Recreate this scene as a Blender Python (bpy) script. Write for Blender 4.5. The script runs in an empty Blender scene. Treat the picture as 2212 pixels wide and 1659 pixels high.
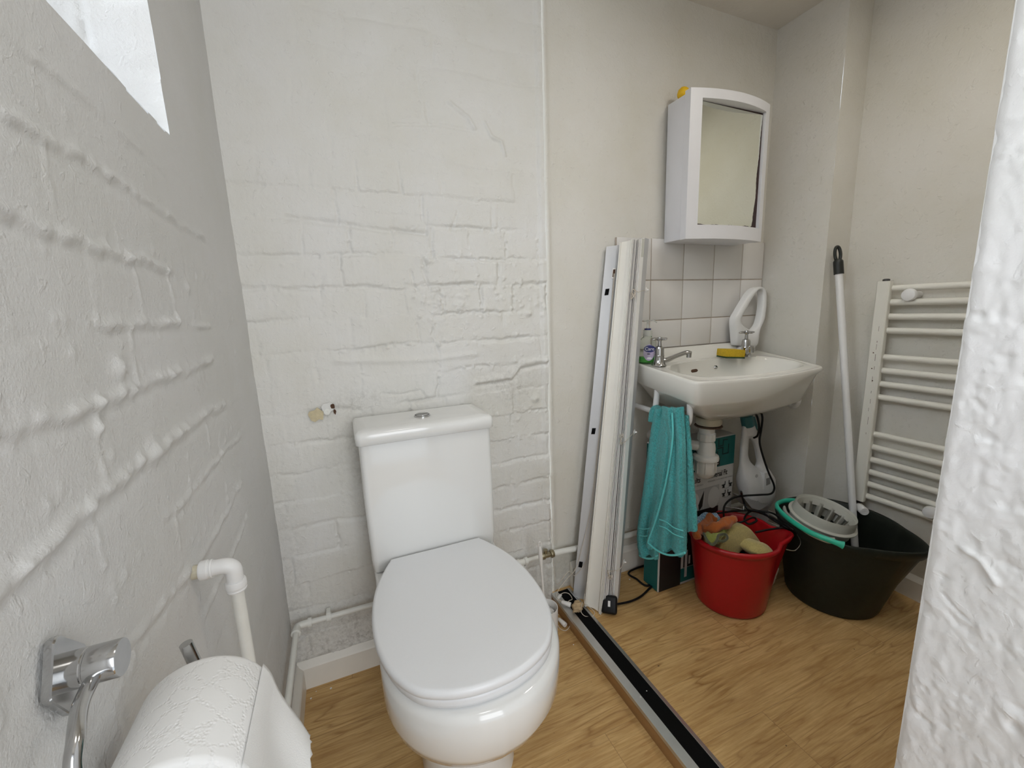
import bpy, bmesh, math, random
import numpy as np
from mathutils import Vector, Matrix
from math import sin, cos, pi, radians, sqrt, exp

scene = bpy.context.scene
COL = scene.collection
random.seed(7)

# ------------------------------------------------------------------ camera
F_PX, CX, CY = 898.0, 1106.0, 829.5
R = np.array([[0.9213150203845543, -0.38729212012673514, -0.03440126308068718],
              [-0.10022503544451017, -0.15106844701908095, -0.9834293399046973],
              [0.37567748865743206, 0.9094960901526636, -0.1779979958119285]])
CAM = np.array([0.2071, -1.2361, 1.09])
cd = bpy.data.cameras.new('camera'); cam = bpy.data.objects.new('camera', cd); COL.objects.link(cam)
cd.sensor_width = 36.0; cd.lens = F_PX / 2212 * 36.0; cd.clip_start = 0.01
m = Matrix.Identity(4)
for i in range(3):
    m[i][0] = R[0, i]; m[i][1] = -R[1, i]; m[i][2] = -R[2, i]; m[i][3] = CAM[i]
cam.matrix_world = m
scene.camera = cam

def P(px, py, ax, v):
    """where the sight line of a measured point meets the real plane  axis = v (metres)"""
    d = R.T @ np.array([px - CX, py - CY, F_PX]); t = (v - CAM[ax]) / d[ax]
    p = CAM + t * d
    return Vector((float(p[0]), float(p[1]), float(p[2])))

# ------------------------------------------------------------------ world, lights, exposure
scene.view_settings.view_transform = 'Standard'; scene.view_settings.look = 'None'
scene.view_settings.exposure = 0.52; scene.view_settings.gamma = 1.0
scene.view_settings.use_curve_mapping = False
w = bpy.data.worlds.new('sky'); scene.world = w; w.use_nodes = True
bg = w.node_tree.nodes['Background']; bg.inputs['Color'].default_value = (0.86, 0.93, 1.0, 1); bg.inputs['Strength'].default_value = 1.0

def area(name, loc, target, sx, sy, power, col):
    l = bpy.data.lights.new(name, 'AREA'); l.shape = 'RECTANGLE'; l.size = sx; l.size_y = sy
    l.energy = power; l.color = col
    o = bpy.data.objects.new(name, l); COL.objects.link(o); o.location = loc
    o.rotation_euler = (Vector(target) - Vector(loc)).to_track_quat('-Z', 'Y').to_euler()
    return o
area('window_daylight', (-2.2, -1.25, 2.9), (0.0, -0.8, 1.6), 1.8, 1.8, 60, (0.90, 0.95, 1.0))
area('doorway_daylight', (0.42, -2.6, 1.35), (0.5, -0.5, 0.9), 0.8, 1.6, 9.5, (0.97, 0.985, 1.0))
area('ceiling_lamp_light', (0.42, -1.15, 2.028), (0.42, -1.15, 0), 0.22, 0.22, 0.9, (1.0, 0.97, 0.92))
area('alcove_fill_light', (1.40, -0.75, 2.028), (1.40, -0.75, 0), 0.22, 0.22, 1.9, (1.0, 0.95, 0.86))  # added fill from above to brighten the alcove, no known lamp there

# ------------------------------------------------------------------ materials
class NT:
    def __init__(s, name):
        s.m = bpy.data.materials.new(name); s.m.use_nodes = True; s.t = s.m.node_tree; s.n = s.t.nodes
        s.b = s.n['Principled BSDF']; s.tc = None
    def node(s, typ, ins=None, **kw):
        x = s.n.new(typ)
        for k, v in kw.items(): setattr(x, k, v)
        for k, v in (ins or {}).items():
            if isinstance(v, bpy.types.NodeSocket): s.t.links.new(v, x.inputs[k])
            else: x.inputs[k].default_value = v
        return x
    def obj(s, scale=(1, 1, 1), rot=(0, 0, 0), loc=(0, 0, 0)):
        if not s.tc: s.tc = s.node('ShaderNodeTexCoord')
        return s.node('ShaderNodeMapping', {'Vector': s.tc.outputs['Object'], 'Scale': scale, 'Rotation': rot, 'Location': loc}).outputs[0]
    def noise(s, vec, scale, detail=3, rough=0.5, dist=0.0):
        return s.node('ShaderNodeTexNoise', {'Vector': vec, 'Scale': scale, 'Detail': detail, 'Roughness': rough, 'Distortion': dist}).outputs['Fac']
    def ramp(s, fac, stops):
        r = s.node('ShaderNodeValToRGB', {'Fac': fac}); e = r.color_ramp.elements
        while len(e) < len(stops): e.new(0.5)
        for i, (p, c) in enumerate(stops):
            e[i].position = p; e[i].color = (*c, 1) if not isinstance(c, (int, float)) else (c, c, c, 1)
        return r.outputs['Color']
    def math(s, op, a, b=0.0, c=0.0, clamp=False):
        x = s.node('ShaderNodeMath', {0: a, 1: b, 2: c}, operation=op); x.use_clamp = clamp; return x.outputs[0]
    def mix(s, fac, a, b, mode='MIX'):
        x = s.node('ShaderNodeMixRGB', {'Fac': fac, 'Color1': a, 'Color2': b}, blend_type=mode); return x.outputs[0]
    def bump(s, h, strength, dist):
        x = s.node('ShaderNodeBump', {'Height': h, 'Strength': strength, 'Distance': dist})
        s.t.links.new(x.outputs[0], s.b.inputs['Normal'])
    def set(s, **kw):
        for k, v in kw.items():
            k = k.replace('_', ' ')
            i = s.b.inputs[k]
            if isinstance(v, bpy.types.NodeSocket): s.t.links.new(v, i)
            elif isinstance(v, tuple) and len(v) == 3 and i.type == 'RGBA': i.default_value = (*v, 1)
            else: i.default_value = v
        return s

def plain(name, col, rough=0.5, metal=0.0, nscale=60, var=0.06, bump=0.0, **kw):
    """procedural plain material: colour varies a little by noise, optional bump"""
    t = NT(name); v = t.obj(); n = t.noise(v, nscale, 3)
    c = t.mix(n, tuple(min(1, x * (1 - var)) for x in col) + (1,), tuple(min(1, x * (1 + var)) for x in col) + (1,))
    t.set(Base_Color=c, Roughness=rough, Metallic=metal, **kw)
    if bump: t.bump(t.noise(v, nscale * 4, 4), 0.6, bump)
    return t.m

def wall_paint(name, col, grain=0.0006, scale=140, yellow=0.0, lines=0.0):
    t = NT(name); v = t.obj()
    big = t.noise(v, 3.5, 4, 0.6); fine = t.noise(v, scale, 5, 0.6); mid = t.noise(v, 32, 4, 0.65)
    a = tuple(x for x in col) + (1,); b = tuple(x * y for x, y in zip(col, (0.93, 0.93 - 0.01 * yellow, 0.91 - 0.04 * yellow))) + (1,)
    c = t.mix(t.ramp(big, [(0.35, 0.0), (0.7, 1.0)]), a, b)
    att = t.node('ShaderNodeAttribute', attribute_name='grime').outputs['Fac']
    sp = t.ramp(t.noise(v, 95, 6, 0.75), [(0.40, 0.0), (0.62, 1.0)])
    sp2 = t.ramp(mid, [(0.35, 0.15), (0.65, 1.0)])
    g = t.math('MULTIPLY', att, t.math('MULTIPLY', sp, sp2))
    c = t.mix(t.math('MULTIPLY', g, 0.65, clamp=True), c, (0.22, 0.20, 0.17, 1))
    t.set(Base_Color=c, Roughness=0.62)
    pits = t.ramp(t.noise(v, 60, 3, 0.5, 0.6), [(0.60, 0.0), (0.72, 1.0)])
    h = t.math('ADD', t.math('MULTIPLY', fine, 0.7), t.math('MULTIPLY', mid, 0.9))
    h = t.math('ADD', h, t.math('MULTIPLY', pits, 0.45))
    t.bump(h, 0.75, grain)
    return t.m

M = {}
M['brick'] = wall_paint('painted_brick', (0.77, 0.765, 0.75), 0.0022, 150, 1.0)
M['leftw'] = wall_paint('painted_brick_side', (0.70, 0.70, 0.70), 0.0017, 330, 0.2)
M['plaster'] = wall_paint('painted_plaster', (0.72, 0.70, 0.655), 0.0022, 130, 1.0)
M['pillarw'] = wall_paint('painted_rough_plaster', (0.83, 0.83, 0.84), 0.0012, 150, 0.0)
M['ceil'] = wall_paint('ceiling_paint', (0.74, 0.70, 0.64), 0.0012, 90, 0.5)
M['gloss'] = plain('white_gloss_paint', (0.80, 0.77, 0.71), 0.35, nscale=14, var=0.07, bump=0.0008)
M['pipe'] = plain('painted_pipe', (0.80, 0.80, 0.76), 0.4, nscale=40, var=0.06, bump=0.0006)
M['ceramic'] = plain('white_ceramic', (0.84, 0.845, 0.835), 0.12, nscale=5, var=0.01, Coat_Weight=0.6, Coat_Roughness=0.04)
M['seat'] = plain('white_seat_plastic', (0.84, 0.855, 0.88), 0.28, nscale=260, var=0.012, bump=0.00012)
M['basin'] = plain('basin_ceramic', (0.80, 0.79, 0.74), 0.12, nscale=7, var=0.025, Coat_Weight=0.5, Coat_Roughness=0.05)
M['chrome'] = plain('chrome', (0.50, 0.50, 0.50), 0.13, 1.0, nscale=90, var=0.12)
M['brass'] = plain('tarnished_brass', (0.36, 0.32, 0.22), 0.35, 0.9, nscale=120, var=0.3)
M['darkmetal'] = plain('dark_valve_metal', (0.10, 0.10, 0.10), 0.3, 0.8, nscale=80, var=0.3)
M['plastic'] = plain('white_plastic', (0.80, 0.80, 0.80), 0.35, nscale=30, var=0.02)
M['cab'] = plain('cabinet_plastic', (0.80, 0.80, 0.835), 0.4, nscale=30, var=0.015)
M['trapw'] = plain('waste_plastic', (0.80, 0.79, 0.76), 0.35, nscale=30, var=0.04)
M['mirror'] = plain('mirror_glass', (0.86, 0.88, 0.80), 0.02, 1.0, nscale=4, var=0.01)
M['desilver'] = plain('mirror_backing', (0.035, 0.014, 0.012), 0.4, nscale=50, var=0.5)
M['tile'] = plain('glazed_tile', (0.74, 0.72, 0.70), 0.15, nscale=8, var=0.03, Coat_Weight=0.4)
M['grout'] = plain('grout', (0.46, 0.39, 0.33), 0.9, nscale=60, var=0.35)
M['red'] = plain('red_plastic', (0.42, 0.006, 0.012), 0.3, nscale=120, var=0.10)
M['black'] = plain('black_plastic', (0.012, 0.014, 0.012), 0.45, nscale=60, var=0.35, bump=0.0002)
M['tubblack'] = plain('dark_green_black_plastic', (0.014, 0.018, 0.014), 0.45, nscale=50, var=0.3, Specular_IOR_Level=0.3)
M['rubber'] = plain('black_cord_rubber', (0.006, 0.006, 0.007), 0.45, nscale=90, var=0.3, Specular_IOR_Level=0.25)
M['teal'] = plain('turquoise_plastic', (0.03, 0.52, 0.36), 0.35, nscale=60, var=0.06)
M['greyp'] = plain('grey_plastic', (0.52, 0.52, 0.47), 0.45, nscale=60, var=0.04)
M['greypanel'] = plain('blind_grey_aluminium', (0.60, 0.605, 0.62), 0.38, 0.15, nscale=25, var=0.03)
M['cream'] = plain('blind_cream_plastic', (0.79, 0.77, 0.715), 0.45, nscale=12, var=0.04, bump=0.0002)
M['whitep'] = plain('blind_white_plastic', (0.83, 0.82, 0.80), 0.35, nscale=25, var=0.02)
M['velcro'] = plain('black_pad', (0.004, 0.004, 0.004), 0.9, nscale=200, var=0.4, Specular_IOR_Level=0.12)
M['cordw'] = plain('blind_cord', (0.62, 0.56, 0.48), 0.8, nscale=200, var=0.15)
M['alu'] = plain('aluminium', (0.58, 0.58, 0.57), 0.32, 0.75, nscale=40, var=0.08)
M['rad'] = plain('radiator_enamel', (0.78, 0.765, 0.70), 0.3, nscale=20, var=0.03)
M['sponge'] = plain('yellow_sponge', (0.60, 0.40, 0.02), 0.95, nscale=180, var=0.25, bump=0.002)
M['scour'] = plain('green_scourer', (0.03, 0.07, 0.03), 0.95, nscale=180, var=0.3, bump=0.002)
M['paper'] = plain('crumpled_paper', (0.50, 0.37, 0.22), 0.85, nscale=60, var=0.25, bump=0.002)
M['yellow'] = plain('bright_yellow_plastic', (0.90, 0.55, 0.01), 0.4, nscale=40, var=0.05)
M['poly'] = plain('polythene', (0.66, 0.64, 0.62), 0.3, nscale=40, var=0.1)
M['navy'] = plain('navy_print', (0.012, 0.016, 0.14), 0.4, nscale=40, var=0.08)
M['ink'] = plain('black_print', (0.012, 0.012, 0.013), 0.5, nscale=80, var=0.3)
M['inkw'] = plain('white_print', (0.78, 0.78, 0.78), 0.5, nscale=80, var=0.04)
M['inkg'] = plain('grey_print', (0.25, 0.25, 0.25), 0.5, nscale=80, var=0.1)
M['lilac'] = plain('lilac_print', (0.50, 0.42, 0.58), 0.5, nscale=60, var=0.1)
M['card'] = plain('box_white_card', (0.60, 0.60, 0.60), 0.5, nscale=40, var=0.04)
M['boxteal'] = plain('box_teal_card', (0.004, 0.125, 0.125), 0.45, nscale=40, var=0.08)
M['boxline'] = plain('box_dark_teal_print', (0.002, 0.02, 0.022), 0.45, nscale=40, var=0.08)
M['pic'] = plain('box_grey_picture', (0.42, 0.42, 0.43), 0.5, nscale=14, var=0.15)
M['steamw'] = plain('cleaner_white_plastic', (0.66, 0.66, 0.665), 0.28, nscale=40, var=0.03)
M['steamt'] = plain('cleaner_teal_plastic', (0.03, 0.15, 0.17), 0.35, nscale=40, var=0.06)
M['smoke'] = plain('cleaner_translucent_tank', (0.42, 0.42, 0.43), 0.25, nscale=40, var=0.06)
M['plasterraw'] = plain('bare_cream_plaster', (0.62, 0.54, 0.36), 0.9, nscale=90, var=0.2, bump=0.001)
M['rust'] = plain('brown_hole_lining', (0.09, 0.045, 0.025), 0.9, nscale=120, var=0.5)
M['flake'] = plain('paint_flake', (0.78, 0.78, 0.76), 0.7, nscale=120, var=0.05)
M['frame'] = plain('window_frame_paint', (0.80, 0.80, 0.80), 0.3, nscale=20, var=0.03)
M['corklin'] = plain('perished_rubber', (0.16, 0.10, 0.07), 0.8, nscale=120, var=0.4)
M['oldwaste'] = plain('yellowed_plastic', (0.60, 0.56, 0.44), 0.4, nscale=60, var=0.08)

def cloth_mat(name, col, var=0.12, scale=420, dist=0.0022, col2=None):
    t = NT(name); v = t.obj(); n = t.noise(v, scale, 4, 0.7); big = t.noise(v, 18, 3)
    c2 = col2 or tuple(x * (1 - 2.2 * var) for x in col)
    c = t.mix(t.ramp(n, [(0.35, 0.0), (0.65, 1.0)]), tuple(c2) + (1,), tuple(col) + (1,))
    c = t.mix(t.math('MULTIPLY', big, 0.25), c, tuple(x * 0.8 for x in col) + (1,))
    t.set(Base_Color=c, Roughness=0.95, Sheen_Weight=0.3)
    t.bump(n, 0.8, dist)
    return t.m
M['towel'] = cloth_mat('turquoise_terry', (0.10, 0.68, 0.70), 0.22, 210, 0.012)
M['towelhem'] = cloth_mat('turquoise_hem', (0.14, 0.72, 0.73), 0.05, 900, 0.001)
M['orange'] = cloth_mat('orange_cloth', (0.52, 0.13, 0.02), 0.15, 420)
M['greenc'] = cloth_mat('green_cloth', (0.38, 0.42, 0.09), 0.15, 420)
M['olive'] = cloth_mat('olive_edging', (0.09, 0.10, 0.045), 0.15, 420)
M['yellowc'] = cloth_mat('pale_yellow_sponge_cloth', (0.60, 0.50, 0.19), 0.12, 200, 0.0012)
M['tissue'] = cloth_mat('tissue_paper', (0.84, 0.84, 0.83), 0.01, 900, 0.0006)

def blue_check():
    t = NT('blue_checked_cloth'); v = t.obj()
    ch = t.node('ShaderNodeTexChecker', {'Vector': v, 'Scale': 260.0}); ch.inputs[1].default_value = (0.10, 0.28, 0.50, 1); ch.inputs[2].default_value = (0.55, 0.68, 0.80, 1)
    t.set(Base_Color=ch.outputs[0], Roughness=0.9); t.bump(t.noise(v, 300, 3), 0.5, 0.001); return t.m
M['bluec'] = blue_check()

def tissue_roll():
    t = NT('quilted_tissue'); v = t.obj()
    vo = t.node('ShaderNodeTexVoronoi', {'Vector': v, 'Scale': 55.0}, feature='DISTANCE_TO_EDGE').outputs[0]
    dots = t.node('ShaderNodeTexVoronoi', {'Vector': v, 'Scale': 420.0}).outputs[0]
    e = t.ramp(vo, [(0.0, 0.0), (0.14, 1.0)])
    h = t.math('ADD', t.math('MULTIPLY', e, 0.5), t.math('MULTIPLY', t.math('MULTIPLY', dots, t.math('SUBTRACT', 1.0, e)), 0.8))
    t.set(Base_Color=(0.85, 0.85, 0.845), Roughness=0.95); t.bump(h, 0.8, 0.0014); return t.m
M['tproll'] = tissue_roll()

def wood(name, seed, dark=1.0):
    t = NT(name)
    v = t.obj(loc=(seed, seed * 0.7, 0))
    sep = t.node('ShaderNodeSeparateXYZ', {0: v})
    PW = 0.152
    row = t.math('FLOOR', t.math('DIVIDE', sep.outputs[1], PW))
    off = t.math('MULTIPLY', row, 0.377)
    col_ = t.math('FLOOR', t.math('DIVIDE', t.math('ADD', sep.outputs[0], off), 0.91))
    pid = t.math('ADD', t.math('MULTIPLY', row, 3.17), t.math('MULTIPLY', col_, 7.31))
    comb = t.node('ShaderNodeCombineXYZ', {0: t.math('ADD', sep.outputs[0], pid), 1: sep.outputs[1], 2: pid}).outputs[0]
    st = t.node('ShaderNodeMapping', {'Vector': comb, 'Scale': (1.15, 8.0, 1.0)}).outputs[0]
    warp = t.noise(st, 1.3, 3, 0.55, 0.4)
    rings = t.math('ADD', t.math('MULTIPLY', sep.outputs[1], 20.0), t.math('MULTIPLY', warp, 9.5))
    saw = t.math('ABSOLUTE', t.math('SINE', t.math('MULTIPLY', rings, 3.14159)))
    ringl = t.ramp(saw, [(0.0, 0.0), (0.22, 0.55), (0.6, 1.0)])
    st2 = t.node('ShaderNodeMapping', {'Vector': comb, 'Scale': (5.0, 110.0, 1.0)}).outputs[0]
    fib = t.noise(st2, 2.0, 5, 0.7, 0.1)
    st3 = t.node('ShaderNodeMapping', {'Vector': comb, 'Scale': (2.5, 14.0, 1.0)}).outputs[0]
    blot = t.noise(st3, 1.8, 4, 0.6)
    a = (0.74, 0.51, 0.24, 1); b = (0.28, 0.135, 0.038, 1); c3 = (0.50, 0.295, 0.105, 1)
    c = t.mix(t.ramp(fib, [(0.3, 0.0), (0.7, 1.0)]), c3, a)
    c = t.mix(t.math('MULTIPLY', t.math('SUBTRACT', 1.0, ringl), t.ramp(t.noise(v, 9, 2), [(0.35, 0.15), (0.65, 0.75)])), c, b)
    c = t.mix(t.math('MULTIPLY', t.ramp(blot, [(0.42, 0.0), (0.70, 1.0)]), 0.42), c, (0.33, 0.165, 0.047, 1))
    # plank joints
    fy = t.math('ABSOLUTE', t.math('SUBTRACT', t.math('FRACT', t.math('DIVIDE', sep.outputs[1], PW)), 0.5))
    fx = t.math('ABSOLUTE', t.math('SUBTRACT', t.math('FRACT', t.math('DIVIDE', t.math('ADD', sep.outputs[0], off), 0.91)), 0.5))
    j = t.math('MAXIMUM', t.math('GREATER_THAN', fy, 0.4965), t.math('GREATER_THAN', fx, 0.4992))
    c = t.mix(t.math('MULTIPLY', j, 0.45), c, (0.12, 0.06, 0.03, 1))
    sp = t.ramp(t.noise(v, 70, 2, 0.4), [(0.765, 0.0), (0.79, 1.0)])
    c = t.mix(t.math('MULTIPLY', sp, 0.75), c, (0.05, 0.03, 0.02, 1))
    t.set(Base_Color=c, Roughness=0.42, Specular_IOR_Level=0.3)
    t.bump(t.math('ADD', t.math('MULTIPLY', fib, 0.5), ringl), 0.25, 0.0006)
    return t.m
M['floor'] = wood('wood_effect_vinyl', 3.3)
M['riser'] = plain('step_riser_wood', (0.36, 0.205, 0.085), 0.45, nscale=20, var=0.2)

def clear(name, col, rough=0.08, trans=1.0, ior=1.45):
    t = NT(name); n = t.noise(t.obj(), 30, 2)
    t.set(Base_Color=t.mix(n, (*col, 1), tuple(c * 0.96 for c in col) + (1,)), Roughness=rough, IOR=ior, Transmission_Weight=trans)
    return t.m
M['clear'] = clear('clear_plastic', (0.93, 0.97, 0.93), 0.06, 0.96, 1.15)
M['greenliq'] = clear('green_soap', (0.12, 0.62, 0.10), 0.1, 0.35, 1.2)
M['trans'] = clear('translucent_pump_plastic', (0.85, 0.87, 0.83), 0.25, 0.6, 1.2)
M['glass'] = clear('window_glass', (1, 1, 1), 0.0, 1.0, 1.01)
t = NT('lamp_diffuser'); t.set(Base_Color=(0.9, 0.9, 0.88), Emission_Color=(1, 0.97, 0.92), Emission_Strength=3.0); M['lamp'] = t.m

# ------------------------------------------------------------------ mesh helpers
def link(o, parent=None):
    COL.objects.link(o)
    if parent is not None: o.parent = parent; o.matrix_parent_inverse = parent.matrix_world.inverted() if False else Matrix.Translation(-Vector(parent.location))
    return o
def mesh(name, vs, fs, mat, parent=None, smooth=True, angle=None):
    me = bpy.data.meshes.new(name); me.from_pydata([tuple(v) for v in vs], [], fs); me.validate()
    bm = bmesh.new(); bm.from_mesh(me); bmesh.ops.recalc_face_normals(bm, faces=bm.faces); bm.to_mesh(me); bm.free()
    return fin(name, me, mat, parent, smooth, angle)
def fin(name, me, mat, parent=None, smooth=True, angle=None):
    mats = mat if isinstance(mat, (list, tuple)) else [mat]
    for x in mats: me.materials.append(x)
    o = bpy.data.objects.new(name, me)
    if smooth:
        me.polygons.foreach_set('use_smooth', [True] * len(me.polygons))
        if angle is not None:
            bm = bmesh.new(); bm.from_mesh(me)
            for e in bm.edges:
                if len(e.link_faces) == 2 and e.calc_face_angle(0) > radians(angle): e.smooth = False
            bm.to_mesh(me); bm.free()
    return link(o, parent)
def frombm(name, bm, mat, parent=None, smooth=True, angle=35):
    bmesh.ops.recalc_face_normals(bm, faces=bm.faces)
    me = bpy.data.meshes.new(name); bm.to_mesh(me); bm.free()
    return fin(name, me, mat, parent, smooth, angle)

def bm_box(bm, c, s, rot=None, bevel=0.0, seg=2):
    r = bmesh.ops.create_cube(bm, size=1.0); vs = r['verts']
    for v in vs: v.co = Vector((v.co.x * s[0], v.co.y * s[1], v.co.z * s[2]))
    if bevel:
        es = list({e for v in vs for e in v.link_edges})
        rr = bmesh.ops.bevel(bm, geom=es, offset=bevel, segments=seg, profile=0.5, affect='EDGES')
        vs = list({v for f in rr['faces'] for v in f.verts} | {v for v in vs if v.is_valid})
    mt = Matrix.Translation(Vector(c)) @ (rot.to_4x4() if rot is not None else Matrix.Identity(4))
    for v in vs: v.co = mt @ v.co
def box(name, lo, hi, mat, parent=None, bevel=0.0, seg=2):
    bm = bmesh.new(); c = [(a + b) / 2 for a, b in zip(lo, hi)]; s = [abs(b - a) for a, b in zip(lo, hi)]
    bm_box(bm, c, s, None, bevel, seg); return frombm(name, bm, mat, parent)
def loft(rings, cap0=True, cap1=True, closed=True):
    vs, fs = [], []; n = len(rings[0])
    for r in rings: vs += [Vector(p) for p in r]
    for i in range(len(rings) - 1):
        for j in range(n if closed else n - 1):
            a = i * n + j; b = i * n + (j + 1) % n; fs.append((a, b, b + n, a + n))
    if cap0: fs.append(tuple(range(n - 1, -1, -1)))
    if cap1: fs.append(tuple(range((len(rings) - 1) * n, len(rings) * n)))
    return vs, fs
def addto(bm, vf):
    vs, fs = vf; b = [bm.verts.new(v) for v in vs]
    for f in fs:
        try: bm.faces.new([b[i] for i in f])
        except ValueError: pass
def smoothpath(pts, n=6, closed=False):
    pts = [Vector(p) for p in pts]; out = []; N = len(pts)
    rng = range(N) if closed else range(N - 1)
    for i in rng:
        if closed: p0, p1, p2, p3 = pts[(i - 1) % N], pts[i], pts[(i + 1) % N], pts[(i + 2) % N]
        else: p0, p1, p2, p3 = pts[max(i - 1, 0)], pts[i], pts[i + 1], pts[min(i + 2, N - 1)]
        for k in range(n):
            t_ = k / n
            out.append(0.5 * ((2 * p1) + (-p0 + p2) * t_ + (2 * p0 - 5 * p1 + 4 * p2 - p3) * t_ ** 2 + (-p0 + 3 * p1 - 3 * p2 + p3) * t_ ** 3))
    if not closed: out.append(pts[-1])
    return out
def tube_vf(path, r, seg=10, closed=False, rfun=None, flat=None):
    path = [Vector(p) for p in path]; N = len(path); rings = []
    up = None
    for i, p in enumerate(path):
        if closed: tg = (path[(i + 1) % N] - path[i - 1])
        else: tg = path[min(i + 1, N - 1)] - path[max(i - 1, 0)]
        tg.normalize()
        if up is None:
            up = tg.orthogonal().normalized() if flat is None else Vector(flat)
        up = (up - tg * up.dot(tg))
        if up.length < 1e-5: up = tg.orthogonal()
        up.normalize(); sd = tg.cross(up)
        rr = rfun(i / (N - 1)) if rfun else r
        ru, rs = rr if isinstance(rr, tuple) else (rr, rr)
        rings.append([p + up * cos(2 * pi * k / seg) * ru + sd * sin(2 * pi * k / seg) * rs for k in range(seg)])
    if closed:
        rings.append(rings[0][:]); 
        vs, fs = loft(rings, False, False); return vs, fs
    return loft(rings)
def tube(name, path, r, mat, parent=None, seg=10, closed=False, rfun=None, flat=None):
    bm = bmesh.new(); addto(bm, tube_vf(path, r, seg, closed, rfun, flat))
    if closed: bmesh.ops.remove_doubles(bm, verts=bm.verts, dist=1e-6)
    return frombm(name, bm, mat, parent, True, 50)
def lathe_vf(prof, seg=32, origin=(0, 0, 0), axis=(0, 0, 1)):
    q = Vector((0, 0, 1)).rotation_difference(Vector(axis).normalized()); o = Vector(origin)
    rings = [[o + q @ Vector((r * cos(2 * pi * k / seg), r * sin(2 * pi * k / seg), h)) for k in range(seg)] for r, h in prof]
    return loft(rings)
def lathe(name, prof, mat, parent=None, seg=32, origin=(0, 0, 0), axis=(0, 0, 1), angle=40):
    bm = bmesh.new(); addto(bm, lathe_vf(prof, seg, origin, axis)); return frombm(name, bm, mat, parent, True, angle)
def prism_vf(poly, off):
    """polygon of 3D points extruded by vector off"""
    off = Vector(off); return loft([[Vector(p) for p in poly], [Vector(p) + off for p in poly]])
def prism(name, poly, off, mat, parent=None, smooth=False):
    bm = bmesh.new(); addto(bm, prism_vf(poly, off)); return frombm(name, bm, mat, parent, smooth, 30)
def text(name, body, mat, parent, origin, xdir, ydir, width=None, height=0.01, depth=0.0003, bold=0.0):
    cu = bpy.data.curves.new('t', 'FONT'); cu.body = body; cu.size = 1.0; cu.extrude = 0.0; cu.offset = bold
    o = bpy.data.objects.new('t', cu); me = bpy.data.meshes.new_from_object(o); bpy.data.objects.remove(o)
    xs = [v.co.x for v in me.vertices]; ys = [v.co.y for v in me.vertices]
    sx = (width / (max(xs) - min(xs))) if width else height / (max(ys) - min(ys)); sy = height / (max(ys) - min(ys))
    X, Y = Vector(xdir).normalized(), Vector(ydir).normalized(); Z = X.cross(Y); x0, y0 = min(xs), min(ys)
    for v in me.vertices: v.co = Vector(origin) + X * ((v.co.x - x0) * sx) + Y * ((v.co.y - y0) * sy) + Z * depth
    me.name = name
    return fin(name, me, mat, parent, False)

def thing(name, label, cat, loc=(0, 0, 0), group=None):
    o = bpy.data.objects.new(name, None); o.empty_display_size = 0.05; o.location = loc; COL.objects.link(o)
    o['label'] = label; o['category'] = cat
    if group: o['group'] = group
    return o
def tag(o, label, cat, group=None):
    o['label'] = label; o['category'] = cat
    if group: o['group'] = group
    return o
def struct(o): o['kind'] = 'structure'; return o

# ------------------------------------------------------------------ relief of the painted walls
def vnoise(x, y, seed):
    xi = np.floor(x).astype(np.int64); yi = np.floor(y).astype(np.int64); xf = x - xi; yf = y - yi
    def h(a, b):
        n = (a * 374761393 + b * 668265263 + seed * 1442695) & 0x7fffffff
        n = ((n ^ (n >> 13)) * 1274126177) & 0x7fffffff
        return ((n ^ (n >> 16)) & 0xffff) / 65535.0
    u = xf * xf * (3 - 2 * xf); v = yf * yf * (3 - 2 * yf)
    return (h(xi, yi) * (1 - u) + h(xi + 1, yi) * u) * (1 - v) + (h(xi, yi + 1) * (1 - u) + h(xi + 1, yi + 1) * u) * v
def fbm(x, y, seed, o=4):
    s = 0; a = 0.5; t_ = 0
    for i in range(o): s = s + a * vnoise(x * 2 ** i, y * 2 ** i, seed + i * 17); t_ += a; a *= 0.5
    return s / t_ - 0.5
def hash1(a, seed): return np.abs(np.sin(a * 12.9898 + seed * 78.233) * 43758.5453) % 1.0

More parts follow.
